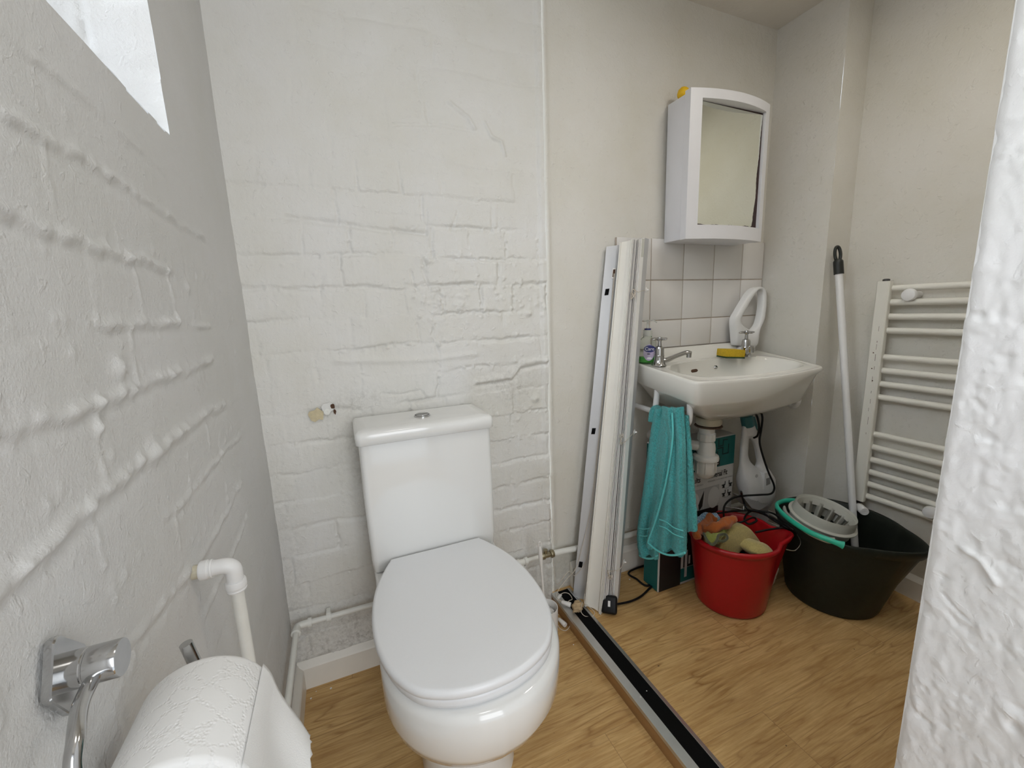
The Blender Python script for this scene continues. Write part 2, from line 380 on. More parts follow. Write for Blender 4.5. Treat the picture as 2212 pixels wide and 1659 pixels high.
def brick_relief(U, Z, seed, courses, depth, amp, pitch=0.225, ridge=0.0):
    """height of old painted brickwork: soft recessed joints, uneven bricks, blobs and runs of paint"""
    uu = U + 0.020 * fbm(U * 12, Z * 12, seed) + 0.007 * fbm(U * 55, Z * 55, seed + 1)
    zz = Z + 0.020 * fbm(U * 8, Z * 16, seed + 2) + 0.009 * fbm(U * 45, Z * 45, seed + 3)
    cs = np.array(courses); k = np.clip(np.searchsorted(cs, zz) - 1, 0, len(cs) - 2)
    d = np.minimum(np.abs(zz - cs[k]), np.abs(zz - cs[k + 1]))
    header = (k % 2 == 0)
    pt = np.where(header, pitch / 2, pitch); ph = hash1(k * 1.0, seed) * 0.05 + np.where(header, 0.03, 0.0)
    s = (uu - ph) / pt; bi = np.floor(s); du = np.minimum(s - bi, 1 - (s - bi)) * pt
    A = np.clip(0.75 + 5.5 * fbm(U * 7, Z * 11, seed + 5, 3), 0.0, 2.1) * amp
    Av = np.clip(0.55 + 5.0 * fbm(U * 8, Z * 8, seed + 6, 3), 0.0, 1.8) * amp
    def prof(x, w_): return 1 / (1 + (x / w_) ** 4)
    rec = np.maximum(prof(d, 0.0055) * A, prof(du, 0.0045) * Av)
    h = -depth * rec
    h += ridge * prof(d - 0.010, 0.005) * np.clip(A, 0, 1.2)
    h += amp * 0.0048 * (hash1(bi * 3.7 + k * 11.3, seed + 9) - 0.5) * (1 - rec.clip(0, 1))
    h += amp * 0.0030 * (hash1(k * 5.1, seed + 4) - 0.5)
    h += 0.010 * fbm(U * 2.2, Z * 2.2, seed + 10, 2) + 0.0035 * fbm(U * 11, Z * 14, seed + 11, 4) * (0.4 + 0.6 * amp)
    near = np.clip(rec, 0, 1)
    lump = fbm(U * 95, Z * 95, seed + 12, 2)
    h += amp * 0.010 * np.clip(lump - 0.08, 0, 1) * (0.25 + 2.2 * near)
    lump2 = vnoise(U * 42, Z * 42, seed + 14)
    h += amp * 0.010 * np.clip(lump2 - 0.86, 0, 1)
    run = fbm(U * 75, Z * 9, seed + 13, 3)
    h += amp * 0.0045 * np.clip(run - 0.10, 0, 1)
    return h
def bumps(h, U, Z, items):
    for (a, b, r, hh) in items: h += hh * np.exp(-(((U - a) ** 2 + (Z - b) ** 2) / r ** 2))
    return h
def stroke(h, U, Z, pts, wd, hh):
    """a ridge (or groove) along a polyline"""
    best = np.full(U.shape, 9.0)
    for (a, b), (c, d) in zip(pts[:-1], pts[1:]):
        L = (c - a) ** 2 + (d - b) ** 2; t_ = np.clip(((U - a) * (c - a) + (Z - b) * (d - b)) / L, 0, 1)
        best = np.minimum(best, np.hypot(U - a - t_ * (c - a), Z - b - t_ * (d - b)))
    return h + hh * np.exp(-(best / wd) ** 2)

def relief_wall(name, us, zs, hfun, place, mat, grime=None, hole=None):
    U, Z = np.meshgrid(us, zs); h = hfun(U, Z); nu, nz = len(us), len(zs)
    co = place(U, Z, h).reshape(-1, 3).astype(np.float32)
    i = np.arange(nz - 1)[:, None] * nu + np.arange(nu - 1)[None, :]
    quads = np.stack([i, i + 1, i + 1 + nu, i + nu], -1).reshape(-1, 4)
    if hole is not None:
        uc = (U[:-1, :-1] + U[1:, 1:]) / 2; zc = (Z[:-1, :-1] + Z[1:, 1:]) / 2
        quads = quads[~hole(uc, zc).reshape(-1)]
    me = bpy.data.meshes.new(name); n = len(quads)
    me.vertices.add(len(co)); me.vertices.foreach_set('co', co.reshape(-1))
    me.loops.add(n * 4); me.loops.foreach_set('vertex_index', quads.reshape(-1).astype(np.int32))
    me.polygons.add(n); me.polygons.foreach_set('loop_start', np.arange(0, n * 4, 4, dtype=np.int32))
    me.polygons.foreach_set('loop_total', np.full(n, 4, np.int32))
    me.update(calc_edges=True)
    if grime is not None:
        at = me.attributes.new('grime', 'FLOAT', 'POINT'); at.data.foreach_set('value', np.clip(grime(U, Z), 0, 1).reshape(-1).astype(np.float32))
    return struct(fin(name, me, mat, None, True))

ZC = 2.087; XR = 1.848; XR2 = 1.977; YS = -0.248; XT = 0.847; YB = -2.05; ZF = 0.045
YP = -1.0       # near end of the partition
pitch = 0.0828
courses_b = [0.02 + 0.0 + pitch * k for k in range(-1, 27)]
courses_b = [z - 0.0 for z in courses_b]
off_b = 0.996 - min(courses_b, key=lambda z: abs(z - 0.996)); courses_b = [z + off_b for z in courses_b]
def h_back(U, Z):
    amp = np.where(Z > 1.45, 0.28, 1.0) * np.clip(0.55 + U * 1.3, 0.5, 1.0)
    amp = np.where((Z > 1.36) & (Z <= 1.45), 0.6, amp)
    amp = np.where(Z < 0.25, 0.6, amp)
    h = brick_relief(U, Z, 21, courses_b, 0.0042, amp)
    # the deep open joint and the odd ridges of filler
    h = stroke(h, U, Z, [(0.12, 1.335), (0.25, 1.325), (0.36, 1.312), (0.47, 1.312)], 0.007, -0.006)
    h = stroke(h, U, Z, [(0.38, 1.318), (0.47, 1.306)], 0.004, -0.006)
    h = stroke(h, U, Z, [(0.47, 1.312), (0.475, 1.37)], 0.004, -0.004)
    h = stroke(h, U, Z, [(0.545, 1.318), (0.565, 1.37)], 0.004, -0.003)
    h = stroke(h, U, Z, [(0.56, 1.66), (0.61, 1.63), (0.63, 1.60)], 0.005, 0.006)
    h = stroke(h, U, Z, [(0.66, 1.62), (0.68, 1.585), (0.71, 1.575), (0.72, 1.54)], 0.0045, 0.006)
    h = stroke(h, U, Z, [(0.40, 1.585), (0.52, 1.60), (0.63, 1.595)], 0.004, -0.003)
    h = stroke(h, U, Z, [(0.30, 1.56), (0.45, 1.53), (0.62, 1.50), (0.80, 1.49)], 0.010, 0.003)
    h = stroke(h, U, Z, [(0.418, 1.205), (0.425, 1.165), (0.432, 1.150)], 0.004, -0.0045)
    h = stroke(h, U, Z, [(0.450, 1.21), (0.462, 1.175), (0.470, 1.155)], 0.004, -0.0055)
    h = stroke(h, U, Z, [(0.50, 1.135), (0.508, 1.10), (0.505, 1.075)], 0.004, -0.004)
    h = stroke(h, U, Z, [(0.10, 1.155), (0.175, 1.150), (0.185, 1.185)], 0.005, -0.003)
    h = stroke(h, U, Z, [(0.425, 1.055), (0.430, 1.0)], 0.004, -0.004)
    h = stroke(h, U, Z, [(0.66, 1.315), (0.672, 1.325), (0.672, 1.385)], 0.0035, -0.004)
    h = stroke(h, U, Z, [(0.60, 0.855), (0.72, 0.86), (0.75, 0.895), (0.845, 0.905)], 0.006, -0.007)
    h = stroke(h, U, Z, [(0.60, 0.868), (0.72, 0.872), (0.75, 0.91), (0.845, 0.918)], 0.009, 0.005)
    h = stroke(h, U, Z, [(0.31, 0.862), (0.36, 0.852), (0.42, 0.86), (0.44, 0.83)], 0.0035, -0.004)
    h = stroke(h, U, Z, [(0.20, 0.965), (0.42, 0.95), (0.60, 0.955)], 0.009, 0.004)
    r = random.Random(5); it = []
    for _ in range(170):
        zc_ = r.choice([1.235, 1.16, 1.08, 1.0, 0.915, 1.12, 0.75, 0.66]); it.append((r.uniform(0.42, 0.84), zc_ + r.gauss(0, 0.012), r.uniform(0.0032, 0.0075), r.uniform(0.0015, 0.0048)))
    for _ in range(70): it.append((0.50 + r.gauss(0, 0.05), 1.13 + r.gauss(0, 0.05), r.uniform(0.003, 0.006), r.uniform(0.0015, 0.004)))
    for _ in range(80): it.append((r.uniform(0.02, 0.84), r.uniform(0.3, 1.95), r.uniform(0.003, 0.006), r.uniform(0.001, 0.003)))
    it += [(0.80, 0.79, 0.012, 0.009), (0.49, 1.155, 0.009, 0.007), (0.78, 1.075, 0.012, 0.008), (0.56, 1.105, 0.008, 0.006)]
    h = bumps(h, U, Z, it)
    # rough bead at the right-hand edge
    e = np.clip((U - 0.825) / 0.01, 0, 1) * (0.007 + 0.006 * fbm(U * 4, Z * 26, 77, 3)); h = h + e
    # pulled in to the corner
    return h
def grime_back(U, Z):
    g = 1.0 * np.exp(-((Z - 0.10) / 0.13) ** 2) * np.where(U < 0.3, 1, 0.75)
    for (a, b, ru, rz, k) in ((0.70, 0.86, 0.14, 0.05, 0.55), (0.27, 0.85, 0.12, 0.03, 0.45), (0.22, 0.72, 0.05, 0.14, 0.45), (0.24, 0.5, 0.035, 0.14, 0.4), (0.72, 0.80, 0.05, 0.08, 0.35), (0.02, 0.4, 0.04, 0.25, 0.4)):
        g = g + k * np.exp(-(((U - a) / ru) ** 2 + ((Z - b) / rz) ** 2))
    return g
relief_wall('wall_back', np.arange(-0.04, XT + 0.003, 0.0030), np.arange(-0.01, ZC + 0.01, 0.0030), h_back,
            lambda U, Z, h: np.stack([U, -h, Z], -1), M['brick'], grime_back)

# left wall with the window opening
WY0, WY1, WZ0, WZ1 = -1.25, -0.392, 1.372, 1.98
courses_l = [0.94 - 0.0795 * k for k in range(12, 0, -1)] + [0.94, 1.018, 1.08, 1.16, 1.228, 1.305, 1.36, 1.44, 1.52, 1.60, 1.68, 1.76, 1.84, 1.92, 2.0, 2.08, 2.16]
def bead(h, U, Z, pts, wd, hh, seed):
    """lumpy bead of paint-filled mortar along a course"""
    Zw = Z + 0.010 * fbm(U * 26, U * 0 + seed, seed, 3); Uw = U + 0.010 * fbm(Z * 26, Z * 0 + seed, seed + 1, 3)
    lum = np.clip(0.15 + 1.5 * vnoise(U * 75, Z * 75, seed + 2) * (0.4 + 0.9 * vnoise(U * 13, Z * 13, seed + 3)), 0, 1.6)
    h = h - 0.35 * hh * 0 
    d = stroke(np.zeros_like(U), Uw, Zw, pts, wd, 1.0); g = stroke(np.zeros_like(U), Uw, Zw - 0.0 + wd * 1.6, pts, wd * 1.1, 1.0)
    return h + hh * d * lum - 0.30 * hh * g
def h_left(U, Z):   # U is y
    amp = np.where(Z > 1.33, 0.30, 0.75) * np.where(Z < 0.3, 0.7, 1.0)
    h = brick_relief(U, Z, 43, courses_l, 0.0024, amp * 0.30, ridge=0.0)
    B = [([(-0.96, 1.03), (-0.78, 1.018), (-0.60, 1.02), (-0.46, 1.017), (-0.36, 1.024)], .0065, .0075), ([(-0.95, 0.925), (-0.80, 0.94), (-0.70, 0.942), (-0.55, 0.94), (-.45, .942), (-.33, .936)], .0075, .0085),
         ([(-0.88, 1.175), (-0.72, 1.162), (-0.58, 1.162), (-0.49, 1.158)], .006, .006), ([(-0.505, 1.158), (-0.50, 1.09)], .0045, .0055), ([(-0.90, 1.24), (-0.70, 1.245), (-0.55, 1.242), (-0.42, 1.236), (-.25, 1.235)], .0055, .0042),
         ([(-0.72, 1.090), (-0.60, 1.085), (-0.50, 1.085)], .0055, .0055), ([(-0.43, 1.078), (-0.33, 1.08)], .0045, .004), ([(-0.66, 0.862), (-0.50, 0.855), (-0.40, 0.86), (-0.24, 0.845)], .0050, .0055),
         ([(-0.80, 0.80), (-0.66, 0.775), (-0.58, 0.76), (-.3, .765)], .0055, .0045), ([(-0.60, 0.69), (-0.3, 0.69)], .005, .004), ([(-.75, 1.02), (-.765, .975), (-.76, .94)], .0045, .005), ([(-.62, 1.155), (-.615, 1.09)], .004, .0035), ([(-.66, 1.085), (-.665, 1.025)], .0045, .0045),
         ([(-.55, .94), (-.56, .865)], .004, .0028), ([(-.45, .94), (-.455, .865)], .004, .004), ([(-.80, .94), (-.79, .88)], .0045, .004), ([(-.40, .86), (-.41, .775)], .004, .004), ([(-.63, .86), (-.64, .79)], .004, .003), ([(-.75, 1.24), (-.75, 1.17)], .004, .003), ([(-.82, 1.31), (-.45, 1.30)], .005, .0026)]
    for n_b, (p_, w_, k_) in enumerate(B): h = bead(h, U, Z, p_, w_, k_, 300 + 7 * n_b)
    r = random.Random(11); it = []
    for _ in range(110):
        it.append((r.uniform(-0.95, -0.1), r.choice([1.16, 1.085, 1.02, 0.94, 0.86, 0.78]) + r.gauss(0, 0.010), r.uniform(0.003, 0.006), r.uniform(0.0015, 0.004)))
    for _ in range(60): it.append((r.uniform(-0.95, -0.05), r.uniform(0.3, 1.9), r.uniform(0.003, 0.006), r.uniform(0.001, 0.0025)))
    it += [(-0.70, 1.045, 0.011, 0.010), (-0.66, 0.945, 0.014, 0.010), (-0.43, 1.14, 0.008, 0.006)]
    h = bumps(h, U, Z, it) * 0.62
    # keep the wobbly arris at the opening
    return h
def wob(a, s, seed): return 0.004 * np.sin(a * s + seed) + 0.010 * fbm(a * 14, a * 0 + 3.3, seed, 3)
def in_window(U, Z): return (U > WY0) & (U < WY1 + wob(Z, 9, 5)) & (Z > WZ0 + wob(U, 7, 9)) & (Z < WZ1)
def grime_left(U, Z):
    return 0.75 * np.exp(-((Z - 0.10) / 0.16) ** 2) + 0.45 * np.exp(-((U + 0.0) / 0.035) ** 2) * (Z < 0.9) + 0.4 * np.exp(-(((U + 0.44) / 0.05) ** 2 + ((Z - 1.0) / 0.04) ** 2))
relief_wall('wall_left', np.arange(-1.30, 0.028, 0.0030), np.arange(-0.01, ZC + 0.01, 0.0030), h_left,
            lambda U, Z, h: np.stack([h, U, Z], -1), M['leftw'], grime_left, in_window)
# reveal (jambs, sill, head) of the opening, 0.23 m deep, brick relief on the far jamb
def h_jamb(U, Z): return brick_relief(U, Z, 66, [1.30 + 0.083 * k for k in range(10)], 0.004, 0.9)
jb = relief_wall('wall_left_reveal', np.arange(-0.24, 0.001, 0.004), np.arange(WZ0 - 0.01, WZ1 + 0.01, 0.004), h_jamb,
            lambda U, Z, h: np.stack([U, WY1 + 0.002 + wob(Z, 9, 5) * np.clip(1 + U / 0.03, 0, 1) - h * np.clip(-U / 0.02, 0, 1), Z], -1), M['leftw'])
sill = relief_wall('trim_1', np.arange(-0.24, 0.001, 0.006), np.arange(WY0 - 0.01, WY1 + 0.01, 0.006), lambda U, Z: 0.004 * fbm(U * 12, Z * 12, 3),
            lambda U, Z, h: np.stack([U, Z, WZ0 + 0.002 + wob(Z, 7, 9) * np.clip(1 + U / 0.03, 0, 1) + h * np.clip(-U / 0.02, 0, 1)], -1), M['leftw'])
struct(box('trim_2', (-0.24, WY0, WZ1), (-0.0, WY1 + 0.01, WZ1 + 0.04), M['leftw']))
struct(box('trim_3', (-0.24, WY0 - 0.03, WZ0), (-0.0, WY0, WZ1), M['leftw']))
wf = struct(box('window_1', (-0.235, WY0, WZ0), (-0.195, WY0 + 0.045, WZ1), M['frame'], bevel=0.004))
for nm, lo, hi in (('window_frame', (-0.235, WY1 - 0.045, WZ0), (-0.195, WY1, WZ1)), ('window_frame', (-0.235, WY0 + 0.045, WZ0), (-0.195, WY1 - 0.045, WZ0 + 0.045)),
                   ('window_frame', (-0.235, WY0 + 0.045, WZ1 - 0.045), (-0.195, WY1 - 0.045, WZ1)), ('window_mullion', (-0.23, -0.84, WZ0 + 0.045), (-0.20, -0.81, WZ1 - 0.045))):
    box(nm, lo, hi, M['frame'], wf, bevel=0.003)
box('window_pane', (-0.217, WY0 + 0.045, WZ0 + 0.045), (-0.213, WY1 - 0.045, WZ1 - 0.045), M['glass'], wf)
# rest of the left wall behind the camera
struct(box('wall_left_near', (-0.03, YB, 0), (0.0, -1.298, ZC), M['leftw']))

# plastered alcove walls
def h_plaster(seed, amp=1.0, brick_below=False):
    def f(U, Z):
        h = amp * (0.008 * fbm(U * 2.5, Z * 2.5, seed, 2) + 0.003 * fbm(U * 14, Z * 8, seed + 1, 3) + 0.0022 * np.clip(fbm(U * 60, Z * 40, seed + 2, 3) - 0.05, 0, 1))
        r = random.Random(seed); it = [(r.uniform(0, 2) if seed != 8 else r.uniform(-0.6, 0), r.uniform(0.2, 2), r.uniform(0.002, 0.005), r.uniform(0.0006, 0.002)) for _ in range(70)]
        h = bumps(h, U, Z, it)
        if brick_below:
            b = brick_relief(U, Z, 91, courses_b, 0.004, np.where(Z < 0.2, 0.7, 0.0)); h = h + np.where(Z < 0.2, b * 0.7 - 0.004, 0.0)
            h = h + 0.007 * np.exp(-((U - XT - 0.012) / 0.009) ** 2) * (0.7 + fbm(U * 3, Z * 16, 5, 3))
            h = h - 0.010 * np.exp(-((U - XT - 0.001) / 0.004) ** 2)
        return h
    return f
def grime_alc(U, Z): return 0.5 * np.exp(-((Z - 0.1) / 0.1) ** 2) * (U < 1.15)
relief_wall('wall_alcove_back', np.arange(XT, XR + 0.01, 0.005), np.arange(-0.01, ZC + 0.01, 0.005), h_plaster(3, 1.0, True),
            lambda U, Z, h: np.stack([U, -h, Z], -1), M['plaster'], grime_alc)
relief_wall('wall_alcove_right', np.arange(YS, 0.006, 0.005), np.arange(0, ZC + 0.01, 0.005), h_plaster(8, 1.0),
            lambda U, Z, h: np.stack([XR - h * 0.6 - 0.003 * fbm(Z * 20, Z * 0 + 2, 4) * np.exp(-((U - YS) / 0.02) ** 2), U, Z], -1), M['plaster'])
relief_wall('wall_alcove_step', np.arange(XR, XR2 + 0.008, 0.008), np.arange(0, ZC + 0.01, 0.008), h_plaster(13, 0.4),
            lambda U, Z, h: np.stack([U, YS - h, Z], -1), M['plaster'])
relief_wall('wall_right', np.arange(-1.06, YS + 0.008, 0.008), np.arange(0, ZC + 0.01, 0.008), h_plaster(17, 0.5),
            lambda U, Z, h: np.stack([XR2 - h, U, Z], -1), M['plaster'])
# partition with its rough end, beside the camera
def h_pil(U, Z):
    h = 0.004 * fbm(U * 5, Z * 5, 31, 3) + 0.0045 * np.clip(fbm(U * 70, Z * 70, 32, 3) - 0.02, 0, 1) + 0.002 * fbm(U * 150, Z * 60, 34, 3)
    h = h - 0.012 * np.clip(fbm(U * 55, Z * 45, 35, 3) - 0.17, 0, 1)
    h = stroke(h, U, Z, [(-1.03, 0.80), (-1.045, 0.795), (-1.06, 0.775)], 0.003, 0.004)
    h = stroke(h, U, Z, [(-1.02, 0.735), (-1.035, 0.72), (-1.05, 0.715)], 0.002, -0.002)
    e = np.clip((U + 1.0) / 0.012 + 1, 0, 1); h = h - 0.006 * e ** 3
    return h
relief_wall('wall_partition', np.arange(-1.42, YP + 0.001, 0.0022), np.arange(0.35, 1.65, 0.0025), h_pil,
            lambda U, Z, h: np.stack([XT - h - 0.0, U, Z], -1), M['pillarw'])
struct(box('wall_partition_core', (XT + 0.004, YB, 0), (XT + 0.11, YP - 0.0005, ZC), M['pillarw']))
struct(box('wall_partition_low', (XT, YB, 0), (XT + 0.02, YP, 0.35), M['pillarw']))
struct(box('wall_partition_high', (XT, YB, 1.648), (XT + 0.02, YP, ZC), M['pillarw']))
struct(box('wall_partition_near', (XT, YB, 0.35), (XT + 0.02, -1.42, 1.65), M['pillarw']))
struct(box('wall_alcove_front', (XT + 0.11, -1.10, 0), (XR2 + 0.06, -1.05, ZC), M['plaster']))
# wall behind the camera with its doorway
struct(box('wall_near', (0.72, YB - 0.06, 0), (XT + 0.05, YB, ZC), M['leftw']))
struct(box('wall_near_left', (-0.05, YB - 0.06, 0), (0.10, YB, ZC), M['leftw']))
struct(box('wall_near_head', (0.10, YB - 0.06, 1.98), (0.72, YB, ZC), M['leftw']))
struct(box('ceiling', (-0.05, YB - 0.06, ZC), (XR2 + 0.1, 0.05, ZC + 0.05), M['ceil']))
# floors
struct(box('floor', (-0.05, YB - 0.06, -0.05), (XT, 0.03, 0.0), M['floor']))
fl2 = struct(box('floor', (XT + 0.004, -1.09, -0.05), (XR2 + 0.05, 0.03, ZF), M['floor']))
struct(box('trim_4', (XT - 0.004, YP, 0.0), (XT + 0.006, 0.0, ZF - 0.002), M['riser'], bevel=0.001))
# skirting boards
def skirting(name, a, b, n, top, th=0.014, z0=0.0):
    a, b, n = Vector(a), Vector(b), Vector(n)
    prof = [(0, z0), (th, z0), (th, top - 0.018), (th - 0.003, top - 0.012), (th * 0.45, top - 0.005), (th * 0.3, top), (0, top)]
    bm = bmesh.new()
    addto(bm, loft([[Vector((p.x, p.y, 0)) + n * t_ + Vector((0, 0, z)) for t_, z in prof] for p in (a, b)]))
    return struct(frombm(name, bm, M['gloss'], None, True, 25))
skirting('baseboard_back', (0.0, 0.004, 0), (XT - 0.06, 0.004, 0), (0, -1, 0), 0.085, 0.020)
skirting('baseboard_left', (-0.004, -1.9, 0), (-0.004, -0.002, 0), (1, 0, 0), 0.080, 0.022)
skirting('baseboard_alcove', (0.93, 0.004, 0), (XR, 0.004, 0), (0, -1, 0), 0.145, 0.020, ZF)
skirting('baseboard_right', (XR2 + 0.004, -1.05, 0), (XR2 + 0.004, YS, 0), (-1, 0, 0), 0.13, 0.018, ZF)
skirting('baseboard_alcove_right', (XR + 0.004, YS, 0), (XR + 0.004, 0, 0), (-1, 0, 0), 0.145, 0.018, ZF)

# broken plaster and screw hole in the brick wall
def blob_poly(cx_, cz_, rx, rz, n, seed, y):
    r = random.Random(seed); return [Vector((cx_ + rx * cos(2 * pi * k / n) * r.uniform(0.6, 1.15), y, cz_ + rz * sin(2 * pi * k / n) * r.uniform(0.6, 1.15))) for k in range(n)]
wb = bpy.data.objects['wall_back']
hole_y = -0.007
prism('exposed_plaster', blob_poly(0.135, 0.822, 0.022, 0.020, 13, 3, hole_y), (0, 0.003, 0), M['plasterraw'], wb)
prism('exposed_plaster', blob_poly(0.162, 0.838, 0.016, 0.016, 12, 5, hole_y - 0.001), (0, 0.003, 0), M['flake'], wb)
prism('screw_hole', blob_poly(0.176, 0.842, 0.007, 0.009, 10, 8, hole_y - 0.002), (0, 0.003, 0), M['rust'], wb)
prism('screw_hole', blob_poly(0.180, 0.826, 0.004, 0.008, 9, 12, hole_y - 0.002), (0, 0.003, 0), M['rust'], wb)
lathe('wall_plug', [(0.0, 0), (0.0085, 0), (0.0085, 0.002), (0.004, 0.003), (0.0, 0.002)], M['pipe'], wb, 20, (0.160, hole_y - 0.001, 0.828), (0, -1, 0))
def crack(pts, wdt=0.0009, y=-0.0075):
    pth = []
    for (a, b), (c, d) in zip(pts[:-1], pts[1:]):
        for k in range(5): pth.append(Vector((a + (c - a) * k / 5 + random.uniform(-.0015, .0015), y, b + (d - b) * k / 5 + random.uniform(-.002, .002))))
    return tube_vf(pth, wdt, 5)

# threshold track on the step
tr = thing('threshold_track', 'aluminium door track with black centre strip along the floor step', 'track', (XT + 0.03, -0.5, ZF))
bm = bmesh.new()
pr = [(XT - 0.006, ZF - 0.006), (XT - 0.006, ZF + 0.005), (XT + 0.018, ZF + 0.007), (XT + 0.020, ZF + 0.003), (XT + 0.060, ZF + 0.003), (XT + 0.062, ZF + 0.006), (XT + 0.074, ZF + 0.001), (XT + 0.074, ZF), (XT, ZF)]
addto(bm, loft([[Vector((x, y, z)) for x, z in pr] for y in (YP + 0.0, -0.012)]))
frombm('aluminium_profile', bm, M['alu'], tr, False)
box('black_insert', (XT + 0.0195, YP, ZF + 0.003), (XT + 0.0605, -0.014, ZF + 0.0052), M['velcro'], tr)

# ================================================================== TOILET
to = thing('toilet', 'white close-coupled toilet with closed lid standing against the painted brick wall', 'toilet', (0.405, -0.35, 0))
def sym_outline(half, cx_, n=5):
    pts = smoothpath([Vector((x, y, 0)) for x, y in half], n)
    L = [Vector((cx_ - p.x, p.y, 0)) for p in pts]; Rr = [Vector((cx_ + p.x, p.y, 0)) for p in reversed(pts[:-1])]
    return L + [p for p in Rr if p.x - cx_ > 1e-4]
def scaled(outl, z, ins, cen):
    out = []
    for p in outl:
        d = Vector((cen[0], cen[1], 0)) - Vector((p.x, p.y, 0)); l = d.length
        out.append(Vector((p.x, p.y, 0)) + d * (ins / l)); out[-1].z = z
    return out
LIDH = [(0.0, -0.182), (0.112, -0.182), (0.126, -0.190), (0.148, -0.232), (0.170, -0.29), (0.183, -0.355), (0.187, -0.42), (0.181, -0.49), (0.163, -0.55), (0.130, -0.60), (0.085, -0.628), (0.040, -0.641), (0.0, -0.644)]
lo_ = sym_outline(LIDH, 0.400); cen = (0.400, -0.40)
def slab(name, outl, z0, z1, rnd, mat, parent, cen=cen, dome=0.0):
    rings = [scaled(outl, z0, rnd * 0.5, cen), scaled(outl, z0 + rnd * 0.3, 0.0, cen)]
    for k in range(7):
        a = k / 6 * pi / 2; rings.append(scaled(outl, z1 - rnd + rnd * sin(a), rnd * (1 - cos(a)), cen))
    for q in (0.3, 0.6, 0.9):
        rings.append([Vector((p.x + (cen[0] - p.x) * q, p.y + (cen[1] - p.y) * q, z1 + dome * (1 - (1 - q) ** 2))) for p in rings[8]])
    bm = bmesh.new(); addto(bm, loft(rings)); return frombm(name, bm, mat, parent, True, 60)
slab('toilet_lid', lo_, 0.4335, 0.452, 0.009, M['seat'], to, dome=0.001)
slab('toilet_seat', [Vector((0.403 + (p.x - 0.400) * 0.975, -0.395 + (p.y + 0.395) * 0.985, 0)) for p in lo_], 0.412, 0.431, 0.006, M['seat'], to)
for sx in (-1, 1):
    lathe('hinge', [(0, 0), (0.011, 0), (0.011, 0.018), (0.008, 0.022), (0, 0.022)], M['chrome'], to, 20, (0.40 + sx * 0.075, -0.172, 0.409))
def pan_ring(z, a, yb, yf, cx_=0.408, n=40, bw=None):
    bw = bw or a * 0.92; pts = []
    yc = yf + a * 1.05
    half = [(0.0, yb), (bw * 0.8, yb), (bw, yb - 0.02), (bw * 1.0, min(-0.17, yb - 0.05)), (a * 0.985, yc + 0.06), (a, yc)]
    for k in range(1, 7):
        t_ = k / 6 * pi / 2; half.append((a * cos(t_) + (0.0 if k < 6 else 0), yc - (yc - yf) * sin(t_)))
    o = sym_outline(half, cx_, 4)
    for p in o: p.z = z
    return o
rings = [pan_ring(0.000, 0.112, -0.10, -0.500, bw=0.11), pan_ring(0.02, 0.110, -0.10, -0.498, bw=0.108), pan_ring(0.10, 0.104, -0.08, -0.488, bw=0.105), pan_ring(0.19, 0.106, -0.06, -0.492, bw=0.11),
         pan_ring(0.222, 0.116, -0.04, -0.510, bw=0.118), pan_ring(0.236, 0.142, -0.03, -0.560, bw=0.135), pan_ring(0.252, 0.164, -0.025, -0.602, bw=0.150), pan_ring(0.278, 0.180, -0.02, -0.638, bw=0.16),
         pan_ring(0.315, 0.1865, -0.015, -0.658, bw=0.166), pan_ring(0.36, 0.188, -0.012, -0.664, bw=0.170), pan_ring(0.392, 0.188, -0.012, -0.664, bw=0.172),
         pan_ring(0.403, 0.185, -0.014, -0.660, bw=0.170), pan_ring(0.4085, 0.178, -0.018, -0.652, bw=0.165), pan_ring(0.4085, 0.10, -0.08, -0.54, bw=0.08)]
bm = bmesh.new(); addto(bm, loft(rings)); frombm('toilet_pan', bm, M['ceramic'], to, True, 70)
# cistern: slightly tapered box with rounded corners
def rrect(x0, x1, y0, y1, r, z, n=6):
    out = []
    for cx_, cy_, a0 in ((x1 - r, y1 - r, 0), (x0 + r, y1 - r, pi / 2), (x0 + r, y0 + r, pi), (x1 - r, y0 + r, 3 * pi / 2)):
        for k in range(n + 1): a = a0 + k / n * pi / 2; out.append(Vector((cx_ + r * cos(a), cy_ + r * sin(a), z)))
    return out
def rbox(name, rows, mat, parent, ang=50):
    bm = bmesh.new(); addto(bm, loft([rrect(*r_) for r_ in rows])); return frombm(name, bm, mat, parent, True, ang)
rbox('cistern', [(0.240, 0.570, -0.165, -0.014, 0.012, 0.4090), (0.235, 0.575, -0.172, -0.012, 0.014, 0.414), (0.233, 0.577, -0.175, -0.010, 0.014, 0.45), (0.229, 0.578, -0.176, -0.010, 0.014, 0.60), (0.229, 0.576, -0.177, -0.010, 0.014, 0.766)], M['ceramic'], to)
cl = rbox('cistern_lid', [(0.226, 0.579, -0.184, -0.006, 0.012, 0.7675), (0.222, 0.582, -0.189, -0.004, 0.014, 0.770), (0.221, 0.583, -0.190, -0.003, 0.015, 0.790), (0.223, 0.581, -0.188, -0.005, 0.015, 0.799), (0.229, 0.575, -0.182, -0.010, 0.014, 0.804), (0.25, 0.55, -0.16, -0.03, 0.01, 0.8055)], M['ceramic'], to, 70)
bt = lathe('flush_button', [(0, 0.0), (0.0225, 0.0), (0.0225, 0.003), (0.020, 0.0045), (0.0195, 0.0030), (0.0, 0.0030)], M['chrome'], cl, 32, (0.403, -0.098, 0.8045))
bm = bmesh.new()
for s_ in (-1, 1):
    pts = [Vector((0.403 + 0.0185 * cos(a), -0.098 + 0.0185 * sin(a), 0.8075)) for a in np.linspace(s_ * 0.12 if s_ > 0 else pi + 0.12, pi - 0.12 if s_ > 0 else 2 * pi - 0.12, 16)]
    addto(bm, prism_vf(pts, (0, 0, 0.003)))
